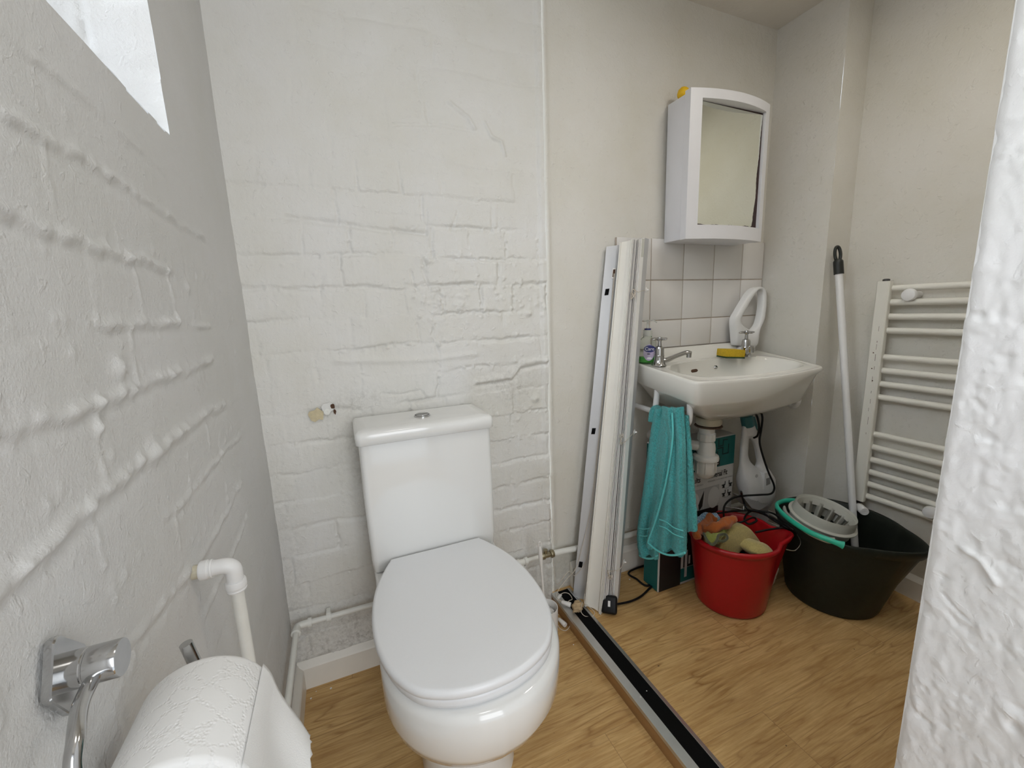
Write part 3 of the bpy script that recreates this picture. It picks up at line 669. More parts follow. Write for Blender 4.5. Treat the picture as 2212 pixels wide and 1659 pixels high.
frombm('flush_button_half', bm, M['chrome'], cl, True, 30)

# ================================================================== BASIN
ba = thing('wash_basin', 'white ceramic wash basin with two taps mounted in the alcove corner below the mirror cabinet', 'basin', (1.48, -0.18, 0.70))
BL, FL, FR, BR = (1.188, -0.010), (1.158, -0.338), (1.732, -0.350), (1.838, -0.010)
def seg_pts(a, b, n, bow=(0, 0)):
    return [Vector((a[0] + (b[0] - a[0]) * k / n + bow[0] * sin(pi * k / n), a[1] + (b[1] - a[1]) * k / n + bow[1] * sin(pi * k / n), 0)) for k in range(n)]
outer = seg_pts(BL, FL, 22) + seg_pts(FL, FR, 40, (0, -0.034)) + seg_pts(FR, BR, 24, (0.0, -0.006)) + seg_pts(BR, BL, 36)
def soften(pts, it, keep=None):
    for _ in range(it): pts = [(pts[i - 1] + pts[i] * 2 + pts[(i + 1) % len(pts)]) / 4 for i in range(len(pts))]
    return pts
outer = soften(outer, 3)
BC = Vector((1.475, -0.205, 0))
def sstep(a, b, x): t_ = min(1, max(0, (x - a) / (b - a))); return t_ * t_ * (3 - 2 * t_)
def zbase(p): return 0.860 + (p.y + 0.34) / 0.34 * 0.026
def upst(p): return 0.040 * sstep(-0.062, -0.022, p.y) * sstep(1.19, 1.34, p.x) * (1 - sstep(1.72, 1.80, p.x))
def zrim(p): return zbase(p) + upst(p)
def inner_pt(p, f=1.0):
    """opening of the bowl: broad oval with a fuller front"""
    d = p - BC; a = math.atan2(d.y / 0.62, d.x)
    c_, s_ = cos(a), sin(a); n = 2.6
    k = (abs(c_) ** n + abs(s_) ** n) ** (-1 / n)
    rx, ry = 0.262, (0.136 if s_ < 0 else 0.118)
    return Vector((BC.x + 0.000 + f * rx * k * c_, BC.y - 0.006 + f * ry * k * s_, 0))
def z_at(pts, fn): return [Vector((p.x, p.y, fn(p))) for p in pts]
R_ = []
def mixp(a, b, t_): return a + (b - a) * t_
# underside up to the rim, then over the rim into the bowl
drop = lambda p: 0.074 - 0.052 * sstep(1.30, 1.72, p.x) * sstep(-0.20, -0.33, p.y)
und = lambda f, z: [Vector((BC.x + (p.x - BC.x) * f, BC.y + 0.02 * (1 - f) + (p.y - BC.y) * f, z)) for p in outer]
R_.append(und(0.10, 0.690)); R_.append(und(0.30, 0.694)); R_.append(und(0.52, 0.705))
R_.append([Vector((BC.x + (p.x - BC.x) * 0.78, BC.y + (p.y - BC.y) * 0.80, 0.742)) for p in outer])
R_.append([Vector((BC.x + (p.x - BC.x) * 0.94, BC.y + (p.y - BC.y) * 0.945, zbase(p) - drop(p) - 0.004)) for p in outer])
R_.append([Vector((BC.x + (p.x - BC.x) * 0.975, BC.y + (p.y - BC.y) * 0.975, zbase(p) - drop(p) + 0.004)) for p in outer])
R_.append([Vector((p.x, p.y, zrim(p) - 0.010)) for p in outer])
R_.append([Vector((BC.x + (p.x - BC.x) * 0.998, BC.y + (p.y - BC.y) * 0.998, zrim(p) - 0.003)) for p in outer])
R_.append([Vector((BC.x + (p.x - BC.x) * 0.988, BC.y + (p.y - BC.y) * 0.988, zrim(p))) for p in outer])
inn = [inner_pt(p) for p in outer]
for t_ in (0.12, 0.25, 0.4, 0.55, 0.7, 0.85):
    row = []
    for p, q in zip(outer, inn):
        v = mixp(Vector((BC.x + (p.x - BC.x) * 0.988, BC.y + (p.y - BC.y) * 0.988, 0)), q, t_); v.z = zrim(v) - 0.0025 * sin(pi * t_); row.append(v)
    R_.append(row)
R_.append([Vector((q.x, q.y, zbase(q) - 0.001)) for q in inn])
for f, dz in ((0.985, 0.006), (0.955, 0.020), (0.90, 0.045), (0.82, 0.075), (0.70, 0.104), (0.52, 0.126), (0.30, 0.136), (0.10, 0.140)):
    R_.append([Vector((q.x, q.y, 0.868 - dz)) for q in [inner_pt(p, f) for p in outer]])
bm = bmesh.new(); addto(bm, loft(R_)); frombm('basin_bowl', bm, M['basin'], ba, True, 75)
# overflow slot and chain stay on the back slope of the bowl
def bowlback(x, z):   # point on back slope
    dz = 0.868 - z; f = np.interp(dz, [0, .006, .02, .045, .075, .104], [1, .985, .955, .90, .82, .70])
    best = min((inner_pt(Vector((x_, -0.03, 0)), f) for x_ in np.linspace(x - 0.12, x + 0.12, 121)), key=lambda q: abs(q.x - x)); return Vector((best.x, best.y, z))
oc = bowlback(1.400, 0.843)
tube('overflow_slot', [oc + Vector((k * 0.0034 - 0.017, -0.0015 + 0.0003 * k, 0)) for k in range(11)], 0.0045, M['rust'], ba, 10, flat=(0, 0, 1), rfun=lambda t_: (0.0065 * sqrt(max(0.05, 1 - (2 * t_ - 1) ** 6)), 0.0025))
sc = bowlback(1.508, 0.846)
lathe('chain_stay', [(0, 0), (0.0065, 0), (0.0075, 0.003), (0.005, 0.007), (0, 0.008)], M['chrome'], ba, 20, sc + Vector((0, 0.001, 0)), (0, -0.8, 0.5))
def tap(x, y, z, az, ln=0.105):
    tp = lathe('tap', [(0, 0), (0.0245, 0.0), (0.0245, 0.003), (0.020, 0.008), (0.0165, 0.022), (0.0155, 0.034), (0.0165, 0.036), (0.0155, 0.040), (0.0150, 0.058), (0.0125, 0.066), (0.0065, 0.069), (0.0055, 0.088), (0, 0.088)], M['chrome'], ba, 28, (x, y, z))
    d = Vector((cos(az), sin(az), 0)); o = Vector((x, y, z))
    pth = smoothpath([o + Vector((0, 0, 0.016)), o + d * 0.02 + Vector((0, 0, 0.017)), o + d * ln * 0.55 + Vector((0, 0, 0.032)), o + d * ln * 0.88 + Vector((0, 0, 0.043)), o + d * ln + Vector((0, 0, 0.039))], 6)
    tube('spout', pth, 0.01, M['chrome'], tp, 14, rfun=lambda t_: (0.013 - 0.0055 * sstep(0.0, 0.5, t_) + 0.0018 * sstep(0.8, 1, t_), 0.012 - 0.003 * sstep(0, .5, t_)), flat=(0, 0, 1))
    lathe('spout_nozzle', [(0, 0), (0.0085, 0), (0.0085, 0.012), (0.0095, 0.02), (0, 0.021)], M['chrome'], tp, 18, o + d * (ln - 0.004) + Vector((0, 0, 0.026)))
    bm = bmesh.new()
    h = o + Vector((0, 0, 0.090))
    addto(bm, lathe_vf([(0, -0.004), (0.007, -0.004), (0.0095, 0.002), (0.008, 0.009), (0.0, 0.011)], 18, h))
    for k in range(4):
        a = az + 0.45 + k * pi / 2; u = Vector((cos(a), sin(a), 0))
        addto(bm, tube_vf([h + u * (0.004 + 0.030 * j / 8) + Vector((0, 0, 0.003)) for j in range(9)], 0.005, 10, rfun=lambda t_: (0.0042 * sqrt(max(0.02, 1 - t_ ** 4)), 0.0075 * sqrt(max(0.02, 1 - t_ ** 3))), flat=(0, 0, 1)))
    frombm('tap_handle', bm, M['chrome'], tp, True, 50)
tap(1.232, -0.105, 0.877, radians(-25))
tap(1.655, -0.105, 0.877, radians(-130), 0.098)
# waste and bottle trap
tx, ty = 1.362, -0.205
wt = lathe('waste_fitting', [(0, 0.0), (0.027, 0.0), (0.040, 0.004), (0.043, 0.012), (0.043, 0.030), (0, 0.030)], M['oldwaste'], ba, 32, (tx + 0.006, ty, 0.668))
lathe('waste_washer', [(0, 0), (0.044, 0), (0.046, 0.002), (0.044, 0.004), (0, 0.004)], M['corklin'], wt, 32, (tx + 0.006, ty, 0.664))
tp_ = lathe('bottle_trap', [(0, 0.640), (0.025, 0.640), (0.026, 0.664), (0, 0.664)], M['trapw'], ba, 28, (tx, ty, 0.0))
lathe('trap_nut', [(0, 0.612), (0.025, 0.612), (0.030, 0.616), (0.030, 0.640), (0.026, 0.643), (0, 0.643)], M['trapw'], tp_, 10, (tx, ty, 0.0), angle=30)
lathe('trap_body', [(0, 0.560), (0.030, 0.560), (0.031, 0.585), (0.029, 0.602), (0.023, 0.612), (0, 0.612)], M['trapw'], tp_, 30, (tx, ty, 0.0))
lathe('trap_collar', [(0, 0.545), (0.043, 0.545), (0.044, 0.552), (0.042, 0.560), (0.034, 0.564), (0, 0.566)], M['trapw'], tp_, 36, (tx, ty, 0.0))
bm = bmesh.new()
cup = [(0, 0.475), (0.018, 0.478), (0.029, 0.486), (0.0345, 0.500), (0.036, 0.545), (0, 0.545)]
addto(bm, lathe_vf(cup, 32, (tx, ty, 0)))
for k in range(8):
    a = k * pi / 4; bm_box(bm, (tx + 0.035 * cos(a), ty + 0.035 * sin(a), 0.520), (0.005, 0.004, 0.045), Matrix.Rotation(a, 3, 'Z'), 0.0008, 1)
frombm('trap_cup', bm, M['trapw'], tp_, True, 40)
tube('trap_outlet', smoothpath([(tx, ty, 0.590), (tx - 0.03, ty + 0.03, 0.592), (tx - 0.055, ty + 0.07, 0.592), (tx - 0.07, -0.06, 0.590), (tx - 0.07, 0.0, 0.590)], 5), 0.018, M['trapw'], tp_, 18)
tube('overflow_pipe', [(1.30, -0.16, 0.66), (1.30, -0.155, 0.70)], 0.012, M['trapw'], tp_, 14)
# towel rails: one each side, hooked up under the rim at the front
def rail(x, y1, zz, nm='towel_rail', sx=1):
    pth = smoothpath([(x, -0.0, zz + 0.004), (x, -0.10, zz + 0.001), (x, y1 + 0.05, zz)], 5) + smoothpath([(x, y1 + 0.03, zz), (x + 0.001, y1 + 0.006, zz - 0.012), (x + 0.002, y1 - 0.010, zz + 0.004), (x + 0.001, y1 - 0.012, zz + 0.045), (x, y1 - 0.010, zz + 0.085)], 6)
    tube(nm, pth, 0.0095, M['plastic'], ba, 14)
rail(1.198, -0.270, 0.720); rail(1.752, -0.245, 0.706)
tube('rail_bracket', smoothpath([(1.205, -0.130, 0.81), (1.202, -0.130, 0.765), (1.198, -0.130, 0.726)], 5), 0.010, M['plastic'], ba, 12)

# ================================================================== TOWEL (three gathered folds over the rail)
def strand(Lp, Rp, nf, amp, seed, nu=90, nv=190, xoff=0.0):
    L = smoothpath(Lp, 14); Q = smoothpath(Rp, 14); vs, fs = [], []
    for j in range(nv + 1):
        t_ = j / nv
        def at_(pp):
            f_ = t_ * (len(pp) - 1); k_ = min(int(f_), len(pp) - 2); return pp[k_] + (pp[k_ + 1] - pp[k_]) * (f_ - k_)
        a = at_(L); b = at_(Q)
        for i in range(nu + 1):
            u = i / nu; p = a + (b - a) * u
            wv = amp * (0.35 + 0.9 * t_ ** 0.7) * sin(2 * pi * nf * (u + 0.08 * sin(3 * t_ + seed)) + seed) + 0.004 * sin(seed * 3 + 9 * t_ + 5 * u)
            edge = -0.016 * (1 - sqrt(max(0, 1 - (2 * u - 1) ** 4)))
            n_ = Vector((-0.72, -0.69, 0)); p = p + n_ * (wv + edge); p.x += xoff
            vs.append(p)
    for j in range(nv):
        for i in range(nu): a = j * (nu + 1) + i; fs.append((a, a + 1, a + nu + 2, a + nu + 1))
    return vs, fs
def PX(px, py, x): return P(px, py, 0, x)
tw = thing('hand_towel', 'turquoise terry towel draped over the rail at the left of the basin', 'towel', (1.19, -0.19, 0.2))
def towel_part(name, Lpx, Rpx, nf, amp, seed, x, mat=M['towel'], th=0.010):
    vs, fs = strand([PX(a, b, x + c) for a, b, c in Lpx], [PX(a, b, x + c) for a, b, c in Rpx], nf, amp, seed)
    o = mesh(name, vs, fs, mat, tw)
    md = o.modifiers.new('s', 'SOLIDIFY'); md.thickness = th; md.offset = 0
    tex = bpy.data.textures.new('terry', 'CLOUDS'); tex.noise_scale = 0.009; tex.noise_depth = 2
    dp = o.modifiers.new('d', 'DISPLACE'); dp.texture = tex; dp.strength = 0.0045; dp.mid_level = 0.5
    return o
towel_part('towel_fold', [(1418, 882, 0), (1404, 960, 0), (1392, 1060, 0), (1379, 1150, 0), (1382, 1200, 0)], [(1452, 880, 0), (1446, 960, 0), (1436, 1060, 0), (1424, 1150, 0), (1420, 1204, 0)], 1.2, 0.014, 0.6, 1.165)
towel_part('towel_fold', [(1432, 879, 0), (1440, 950, 0), (1432, 1030, 0), (1414, 1110, 0), (1399, 1172, 0), (1403, 1180, 0)], [(1474, 882, 0), (1478, 960, 0), (1480, 1050, 0), (1481, 1130, 0), (1480, 1190, 0), (1479, 1197, 0)], 2.4, 0.0125, 2.2, 1.150)
towel_part('towel_fold', [(1466, 882, 0), (1474, 960, 0), (1478, 1040, 0), (1481, 1110, 0), (1484, 1152, 0)], [(1484, 900, 0), (1490, 960, 0), (1496, 1040, 0), (1502, 1110, 0), (1503, 1146, 0)], 0.6, 0.004, 4.1, 1.175)
hem = [PX(*q, 1.138) for q in [(1452, 892), (1453, 950), (1441, 1030), (1421, 1110), (1400, 1170)]]
tube('towel_hem', smoothpath(hem, 8), 0.003, M['towelhem'], tw, 8)
tube('towel_hem', smoothpath([PX(*q, 1.138) for q in [(1400, 1172), (1418, 1188), (1440, 1198), (1462, 1199), (1479, 1194)]], 6), 0.0035, M['towelhem'], tw, 8)
tube('towel_hem', smoothpath([PX(*q, 1.155) for q in [(1382, 1200), (1395, 1206), (1410, 1206), (1420, 1200)]], 6), 0.0035, M['towelhem'], tw, 8)
for dz in (0, 14):
    tube('towel_band', smoothpath([PX(a, b + dz, 1.1335) for a, b in [(1424, 1122), (1440, 1128), (1456, 1140), (1476, 1147)]], 6), 0.0018, M['towelhem'], tw, 6)
    tube('towel_band', smoothpath([PX(a, b + dz * 1.1, 1.148) for a, b in [(1381, 1141), (1392, 1143), (1404, 1141)]], 6), 0.0018, M['towelhem'], tw, 6)
# the part lying over the rail
bm = bmesh.new()
vs, fs = [], []
for j in range(25):
    y = -0.134 - 0.112 * j / 24
    for i in range(17):
        a = pi * i / 16; rr = 0.019 + 0.003 * sin(j * 0.9)
        vs.append(Vector((1.192 - rr * 1.25 * cos(a) , y, 0.722 + rr * sin(a) - (0.03 * (abs(cos(a)) ** 6)))))
for j in range(24):
    for i in range(16): a = j * 17 + i; fs.append((a, a + 1, a + 18, a + 17))
o = mesh('towel_top', vs, fs, M['towel'], tw); md = o.modifiers.new('s', 'SOLIDIFY'); md.thickness = 0.008; md.offset = 0
tex = bpy.data.textures.new('terry2', 'CLOUDS'); tex.noise_scale = 0.004
sb = o.modifiers.new('b', 'SUBSURF'); sb.levels = 2; sb.render_levels = 2
dp = o.modifiers.new('d', 'DISPLACE'); dp.texture = tex; dp.strength = 0.004

# ================================================================== THINGS ON THE BASIN
# pump bottle
bx_, by_, bz_ = 1.226, -0.050, 0.8835
so = thing('soap_pump_bottle', 'clear pump soap bottle with green liquid and navy label behind the left tap', 'soap bottle', (bx_, by_, bz_))
def oval(z, a, b, n=32): return [Vector((bx_ + a * cos(2 * pi * k / n), by_ + b * sin(2 * pi * k / n), z)) for k in range(n)]
bm = bmesh.new(); addto(bm, loft([oval(bz_, .028, .020), oval(bz_ + .002, .031, .0225), oval(bz_ + .03, .0355, .025), oval(bz_ + .07, .0350, .025), oval(bz_ + .080, .0325, .023), oval(bz_ + .088, .0205, .017), oval(bz_ + .092, .0145, .0145), oval(bz_ + .097, .0135, .0135)]))
frombm('bottle', bm, M['clear'], so, True, 60)
bm = bmesh.new(); addto(bm, loft([oval(bz_ + .0022, .0275, .0195), oval(bz_ + .004, .0295, .0212), oval(bz_ + .022, .0318, .0226), oval(bz_ + .0225, .0316, .0224)]))
frombm('liquid', bm, M['greenliq'], so, True, 60)
lathe('collar', [(0, .094), (.0155, .094), (.0155, .114), (.013, .116), (0, .116)], M['trans'], so, 24, (bx_, by_, bz_))
lathe('pump_ring', [(0, .116), (.0115, .116), (.0115, .121), (0, .121)], M['navy'], so, 24, (bx_, by_, bz_))
pm = lathe('pump', [(0, .121), (.0055, .121), (.0045, .128), (.004, .144), (.006, .147), (.006, .150), (0, .151)], M['trans'], so, 18, (bx_, by_, bz_))
tube('pump_nozzle', smoothpath([(bx_ - .012, by_ + .008, bz_ + .146), (bx_, by_, bz_ + .149), (bx_ + .016, by_ - .010, bz_ + .148), (bx_ + .026, by_ - .016, bz_ + .141)], 5), 0.003, M['trans'], pm, 8, rfun=lambda t_: (0.0022, 0.0045), flat=(0, 0, 1))
LX = Vector((0.80, -0.60, 0)).normalized(); LN = Vector((-0.60, -0.80, 0)); LN = LN.normalized()
def on_label(u, v, off=0.0): return Vector((bx_, by_, bz_)) + LN * (0.0262 + off) + LX * u + Vector((0, 0, v))
def disc_poly(cu, cv, ru, rv, off, n=28): return [on_label(cu + ru * cos(2 * pi * k / n), cv + rv * sin(2 * pi * k / n), off) for k in range(n)]
lb = prism('label', disc_poly(0.004, .038, .019, .029, 0.0), LN * 0.0003, M['lilac'], so)
prism('label_oval', disc_poly(0.006, .051, .0195, .0125, 0.0006), LN * 0.0003, M['navy'], lb)
text('lettering', 'Care', M['inkw'], lb, on_label(-0.0095, .0455, 0.0012), LX, (0, 0, 1), 0.031, 0.0115)
prism('label_print', disc_poly(0.003, .033, .006, .0018, 0.0006), LN * 0.0002, M['ink'], lb)
prism('label_print', disc_poly(0.006, .018, .009, .003, 0.0006), LN * 0.0002, M['inkw'], lb)
# sponge
sp = thing('sponge', 'yellow sponge with dark scourer side on the basin edge by the right tap', 'sponge', (1.575, -0.115, 0.882))
rt = Matrix.Rotation(radians(-14), 3, 'Z') @ Matrix.Rotation(radians(4), 3, 'Y')
bm = bmesh.new(); bm_box(bm, (1.568, -0.112, 0.8985), (0.078, 0.058, 0.027), rt, 0.003, 2); frombm('foam', bm, M['sponge'], sp)
bm = bmesh.new(); bm_box(bm, (1.568, -0.112, 0.8825), (0.078, 0.058, 0.005), rt, 0.001, 1); frombm('scouring_pad', bm, M['scour'], sp)
# white loop-shaped holder
def PY(px, py, y): return P(px, py, 1, y)
wl = thing('loop_holder', 'white plastic loop-shaped holder standing in the tiled corner behind the right tap', 'holder', (1.70, -0.04, 0.90))
outl = [(1584, 746), (1582, 720), (1581, 690), (1590, 672), (1604, 648), (1618, 628), (1632, 620), (1643, 622), (1649, 634), (1649, 660), (1645, 690), (1635, 714), (1632, 735), (1630, 748)]
inl = [(1598, 700), (1595, 690), (1600, 678), (1612, 656), (1624, 635), (1633, 626), (1640, 627), (1642, 640), (1640, 670), (1633, 700), (1622, 713), (1614, 712)]
OV = smoothpath([PY(*q, -0.045) for q in outl], 4); 
# build as loft between outer outline section and inner outline by angular resampling
cenh = PY(1622, 675, -0.045)
def resample(poly, n, closed=True):
    P_ = poly + [poly[0]] if closed else poly; d = [0]
    for a, b in zip(P_[:-1], P_[1:]): d.append(d[-1] + (b - a).length)
    out = []
    for k in range(n):
        s_ = d[-1] * k / n; i = max(j for j in range(len(d)) if d[j] <= s_ + 1e-12); i = min(i, len(P_) - 2)
        t_ = (s_ - d[i]) / max(1e-9, d[i + 1] - d[i]); out.append(P_[i] + (P_[i + 1] - P_[i]) * t_)
    return out
IV = smoothpath([PY(*q, -0.045) for q in inl], 4, True)
def ray_hit(c, ang, poly):
    d = Vector((cos(ang), 0, sin(ang))); best = None
    for a, b in zip(poly, poly[1:] + poly[:1]):
        e = b - a; den = d.x * e.z - d.z * e.x
        if abs(den) < 1e-12: continue
        r_ = a - c; t_ = (r_.x * e.z - r_.z * e.x) / den; u = (r_.x * d.z - r_.z * d.x) / den
        if t_ > 0 and -1e-9 <= u <= 1 + 1e-9 and (best is None or t_ > best): best = t_
    return c + d * best
N_ = 96; ro = [ray_hit(cenh, 2 * pi * k / N_, OV) for k in range(N_)]; ri = [ray_hit(cenh, 2 * pi * k / N_, IV) for k in range(N_)]
for q in ro + ri: q.y = -0.045
def offy(pts, dy): return [p + Vector((0, dy, 0)) for p in pts]
def shr(a, b, t_): return [p + (q - p) * t_ for p, q in zip(a, b)]
rings = [offy(ro, 0.012), offy(ro, -0.010), offy(shr(ro, ri, .12), -0.016), offy(shr(ro, ri, .5), -0.018), offy(shr(ro, ri, .88), -0.016), offy(ri, -0.010), offy(ri, 0.012), offy(ro, 0.012)]
bm = bmesh.new(); addto(bm, loft(rings, False, False)); bmesh.ops.remove_doubles(bm, verts=bm.verts, dist=1e-6)
frombm('loop_frame', bm, M['plastic'], wl, True, 60)
lathe('loop_foot', [(0, 0), (0.030, 0), (0.030, 0.006), (0.022, 0.012), (0, 0.012)], M['plastic'], wl, 28, (1.715, -0.048, 0.898))

# ================================================================== TILES
ti = thing('tiled_splashback', 'white square wall tiles with dark grout behind the basin', 'tiles', (1.48, -0.003, 0.93))
box('grout', (1.118, -0.0085, 0.925), (XR - 0.001, 0.004, 1.318), M['grout'], ti)
bm = bmesh.new(); xs = [1.118, 1.268, 1.420, 1.573, 1.724, XR - 0.002]; zs = [0.925, 1.029, 1.174, 1.320]
for a, b in zip(xs[:-1], xs[1:]):
    for c_, d_ in zip(zs[:-1], zs[1:]): bm_box(bm, ((a + b) / 2, -0.0075 - random.uniform(0, .0005), (c_ + d_) / 2), (b - a - 0.0036, 0.006, d_ - c_ - 0.0036), None, 0.0014, 2)
frombm('tiles', bm, M['tile'], ti)

# ================================================================== MIRROR CABINET
ca = thing('mirror_cabinet', 'white wall cabinet with bowed mirror door above the basin', 'cabinet', (1.50, -0.05, 1.303))
cx0, cx1, cz0, cz1 = 1.318, 1.682, 1.303, 1.758
box('cabinet_body', (cx0 + 0.006, -0.092, cz0), (cx1 - 0.006, -0.009, cz1 - 0.003), M['cab'], ca, 0.003)
def yb_(x):  # bowed front
    t_ = (x - cx0) / (cx1 - cx0); return -0.117 - 0.030 * (1 - (2 * t_ - 1) ** 2)
mx0, mx1, mz0, mz1 = 1.357, 1.668, 1.346, 1.731
mx1 = 1.655
vs, fs = [], []
xsn = sorted(set([cx0, cx0 + .004] + [mx0 - 0.001, mx0, mx1, mx1 + 0.001, cx1 - .004, cx1] + list(np.linspace(cx0, cx1, 25))))
bm = bmesh.new()
def col(x, z0, z1):
    return
# door = frame ring around a flat recess
def door_prof(x): return yb_(x)
def add_quad(pts):
    b = [bm.verts.new(p) for p in pts]; bm.faces.new(b)
ym = -0.112
for a, b in zip(xsn[:-1], xsn[1:]):
    inside = a >= mx0 - 1e-9 and b <= mx1 + 1e-9
    zz_ = [(cz0 - 0.002, mz0), (mz1, cz1 + 0.002)] if inside else [(cz0 - 0.002, cz1 + 0.002)]
    for z0, z1 in zz_:
        add_quad([(a, door_prof(a), z0), (b, door_prof(b), z0), (b, door_prof(b), z1), (a, door_prof(a), z1)])
    for z_ in (cz0 - 0.002, cz1 + 0.002): add_quad([(a, door_prof(a), z_), (b, door_prof(b), z_), (b, -0.093, z_), (a, -0.093, z_)])
    if inside:
        for z_ in (mz0, mz1): add_quad([(a, door_prof(a), z_), (b, door_prof(b), z_), (b, ym, z_), (a, ym, z_)])
        add_quad([(a, ym, mz0), (b, ym, mz0), (b, ym, mz1), (a, ym, mz1)])
    add_quad([(a, -0.093, cz0 - .002), (b, -0.093, cz0 - .002), (b, -0.093, cz1 + .002), (a, -0.093, cz1 + .002)])
for x_ in (mx0, mx1): add_quad([(x_, ym, mz0), (x_, door_prof(x_), mz0), (x_, door_prof(x_), mz1), (x_, ym, mz1)])
for x_ in (cx0, cx1): add_quad([(x_, -0.093, cz0 - .002), (x_, door_prof(x_), cz0 - .002), (x_, door_prof(x_), cz1 + .002), (x_, -0.093, cz1 + .002)])
bmesh.ops.remove_doubles(bm, verts=bm.verts, dist=1e-5)
dr = frombm('cabinet_door', bm, M['cab'], ca, True, 28)
box('mirror_backing', (mx0 + .0005, ym - 0.0012, mz0 + .0005), (mx1 - .0005, ym - 0.0002, mz1 - .0005), M['desilver'], dr)
r = random.Random(3)
edge = []
def jit(a): return r.uniform(-a, a)
W_, H_ = mx1 - mx0, mz1 - mz0
for k in range(0, 12): edge.append((mx0 + 0.001, mz1 - 0.0015 - 0.40 * H_ * k / 12))
for k in range(0, 40):
    f = k / 40; edge.append((mx0 + 0.0015 + 0.0065 * sin(pi * min(1, f * 1.25)) + jit(0.0007), mz1 - 0.40 * H_ - 0.59 * H_ * f))
for k in range(0, 46):
    f = k / 46; edge.append((mx0 + 0.004 + (W_ - 0.030) * f, mz0 + 0.005 + 0.0016 * sin(f * 23) + 0.002 * f + jit(0.0010)))
for k in range(0, 70):
    f = k / 70; d_ = 0.017 * (1 - f) ** 0.75 + 0.003 * sin(f * 17) * (1 - f) + 0.0015
    edge.append((mx1 - 0.001 - d_ + jit(0.0007) - (0.0 if f > 0.05 else 0.005 * (1 - f / 0.05)), mz0 + 0.010 + (H_ - 0.0115) * f))
mv = [Vector((x, ym - 0.0013, z)) for x, z in edge]
mo = bmesh.new(); b = [mo.verts.new(v) for v in mv]; b2 = [mo.verts.new(v + Vector((0, -0.0016, 0))) for v in mv]
mo.faces.new(b2)
for i in range(len(b)): mo.faces.new((b[i], b[(i + 1) % len(b)], b2[(i + 1) % len(b)], b2[i]))
frombm('mirror', mo, M['mirror'], dr, False)
# small yellow thing on the cabinet
bm = bmesh.new()
bmesh.ops.create_icosphere(bm, subdivisions=3, radius=0.020, matrix=Matrix.Translation((1.352, -0.050, 1.776)))
for v in bm.verts: v.co += Vector((random.uniform(-1, 1), random.uniform(-1, 1), random.uniform(-1, 1))) * 0.0008; v.co.z = max(v.co.z, 1.7555)
bmesh.ops.create_icosphere(bm, subdivisions=3, radius=0.014, matrix=Matrix.Translation((1.375, -0.046, 1.770)))
tag(frombm('rubber_toy', bm, M['yellow']), 'small bright yellow rounded object on top of the mirror cabinet', 'toy')

# ================================================================== CARDBOARD BOX under the basin
bxx0, bxx1, byf, bz1 = 1.196, 1.548, -0.172, 0.602
bo = thing('cardboard_box', 'printed cardboard box with teal top band and toilet seat pictures standing under the basin', 'box', (1.37, -0.12, ZF))
def front(x, z, off=0.0): return Vector((x, byf - off, z))
bm = bmesh.new(); bm_box(bm, ((bxx0 + bxx1) / 2, byf + 0.04, (ZF + bz1) / 2), (bxx1 - bxx0, 0.08, bz1 - ZF - 0.001), None, 0.004, 3)
frombm('carton', bm, M['card'], bo)
def patch(name, x0, x1, z0, z1, mat, par=bo, off=0.0006, rnd=0.0):
    return prism(name, [front(x0, z0, off), front(x1, z0, off), front(x1, z1, off), front(x0, z1, off)], (0, -0.0004, 0), mat, par)
cart = bpy.data.objects[bo.children[0].name] if bo.children else None
patch('printed_band', bxx0 + .004, bxx1 - .004, 0.486, bz1 - .004, M['boxteal'])
patch('printed_band', bxx0 + .004, bxx1 - .004, ZF + .012, 0.112, M['boxteal'])
prism('printed_side', [(bxx0 - 0.0005, byf + .004, ZF + .004), (bxx0 - 0.0005, byf + .076, ZF + .004), (bxx0 - 0.0005, byf + .076, bz1 - .004), (bxx0 - 0.0005, byf + .004, bz1 - .004)], (-0.0004, 0, 0), M['boxteal'], bo)
patch('printed_panel', bxx0 + .004, 1.300, ZF + .004, 0.30, M['ink'], off=0.0012)
def zig(x, z, s_, flip=1):
    bm = bmesh.new()
    for (a, b, c, d) in ((0, 0, .030, .004), (.030 - .004, -0.026, .030, .004), (.030 - .004, -.026, .058, -.022), (.054, -.026, .058, .012)):
        p0, p1 = front(x + flip * a * s_, z + b * s_, .0012), front(x + flip * c * s_, z + d * s_, .0012)
        addto(bm, prism_vf([p0, Vector((p1.x, p0.y, p0.z)), p1, Vector((p0.x, p0.y, p1.z))], (0, -0.0003, 0)))
    frombm('printed_line', bm, M['boxline'], bo, False)
zig(1.455, 0.556, 1.0); zig(1.40, 0.535, 1.0); zig(1.335, 0.572, .9); zig(1.505, 0.585, .8, -1)
patch('printed_plate', 1.375, 1.470, 0.490, 0.522, M['ink'], off=0.0012)
text('lettering', 'HOME', M['inkw'], bo, front(1.383, 0.4965, 0.0020), (1, 0, 0), (0, 0, 1), 0.080, 0.019, bold=0.02)
text('lettering', 'Universal Fit', M['ink'], bo, front(1.415, 0.447, 0.0012), (1, 0, 0), (0, 0, 1), 0.098, 0.022, bold=0.015)
text('lettering', 'Adjustable to fit most oval toilets', M['inkg'], bo, front(1.415, 0.431, 0.0012), (1, 0, 0), (0, 0, 1), 0.125, 0.0085)
text('lettering', 'Adults', M['ink'], bo, front(1.318, 0.441, 0.0012), (1, 0, 0), (0, 0, 1), 0.060, 0.021, bold=0.015)
text('lettering', 'up and down', M['inkg'], bo, front(1.318, 0.425, 0.0012), (1, 0, 0), (0, 0, 1), 0.074, 0.0095)
patch('printed_picture', 1.312, 1.400, 0.318, 0.414, M['pic'], off=0.0012)
patch('printed_picture', 1.404, 1.474, 0.318, 0.414, M['pic'], off=0.0012)
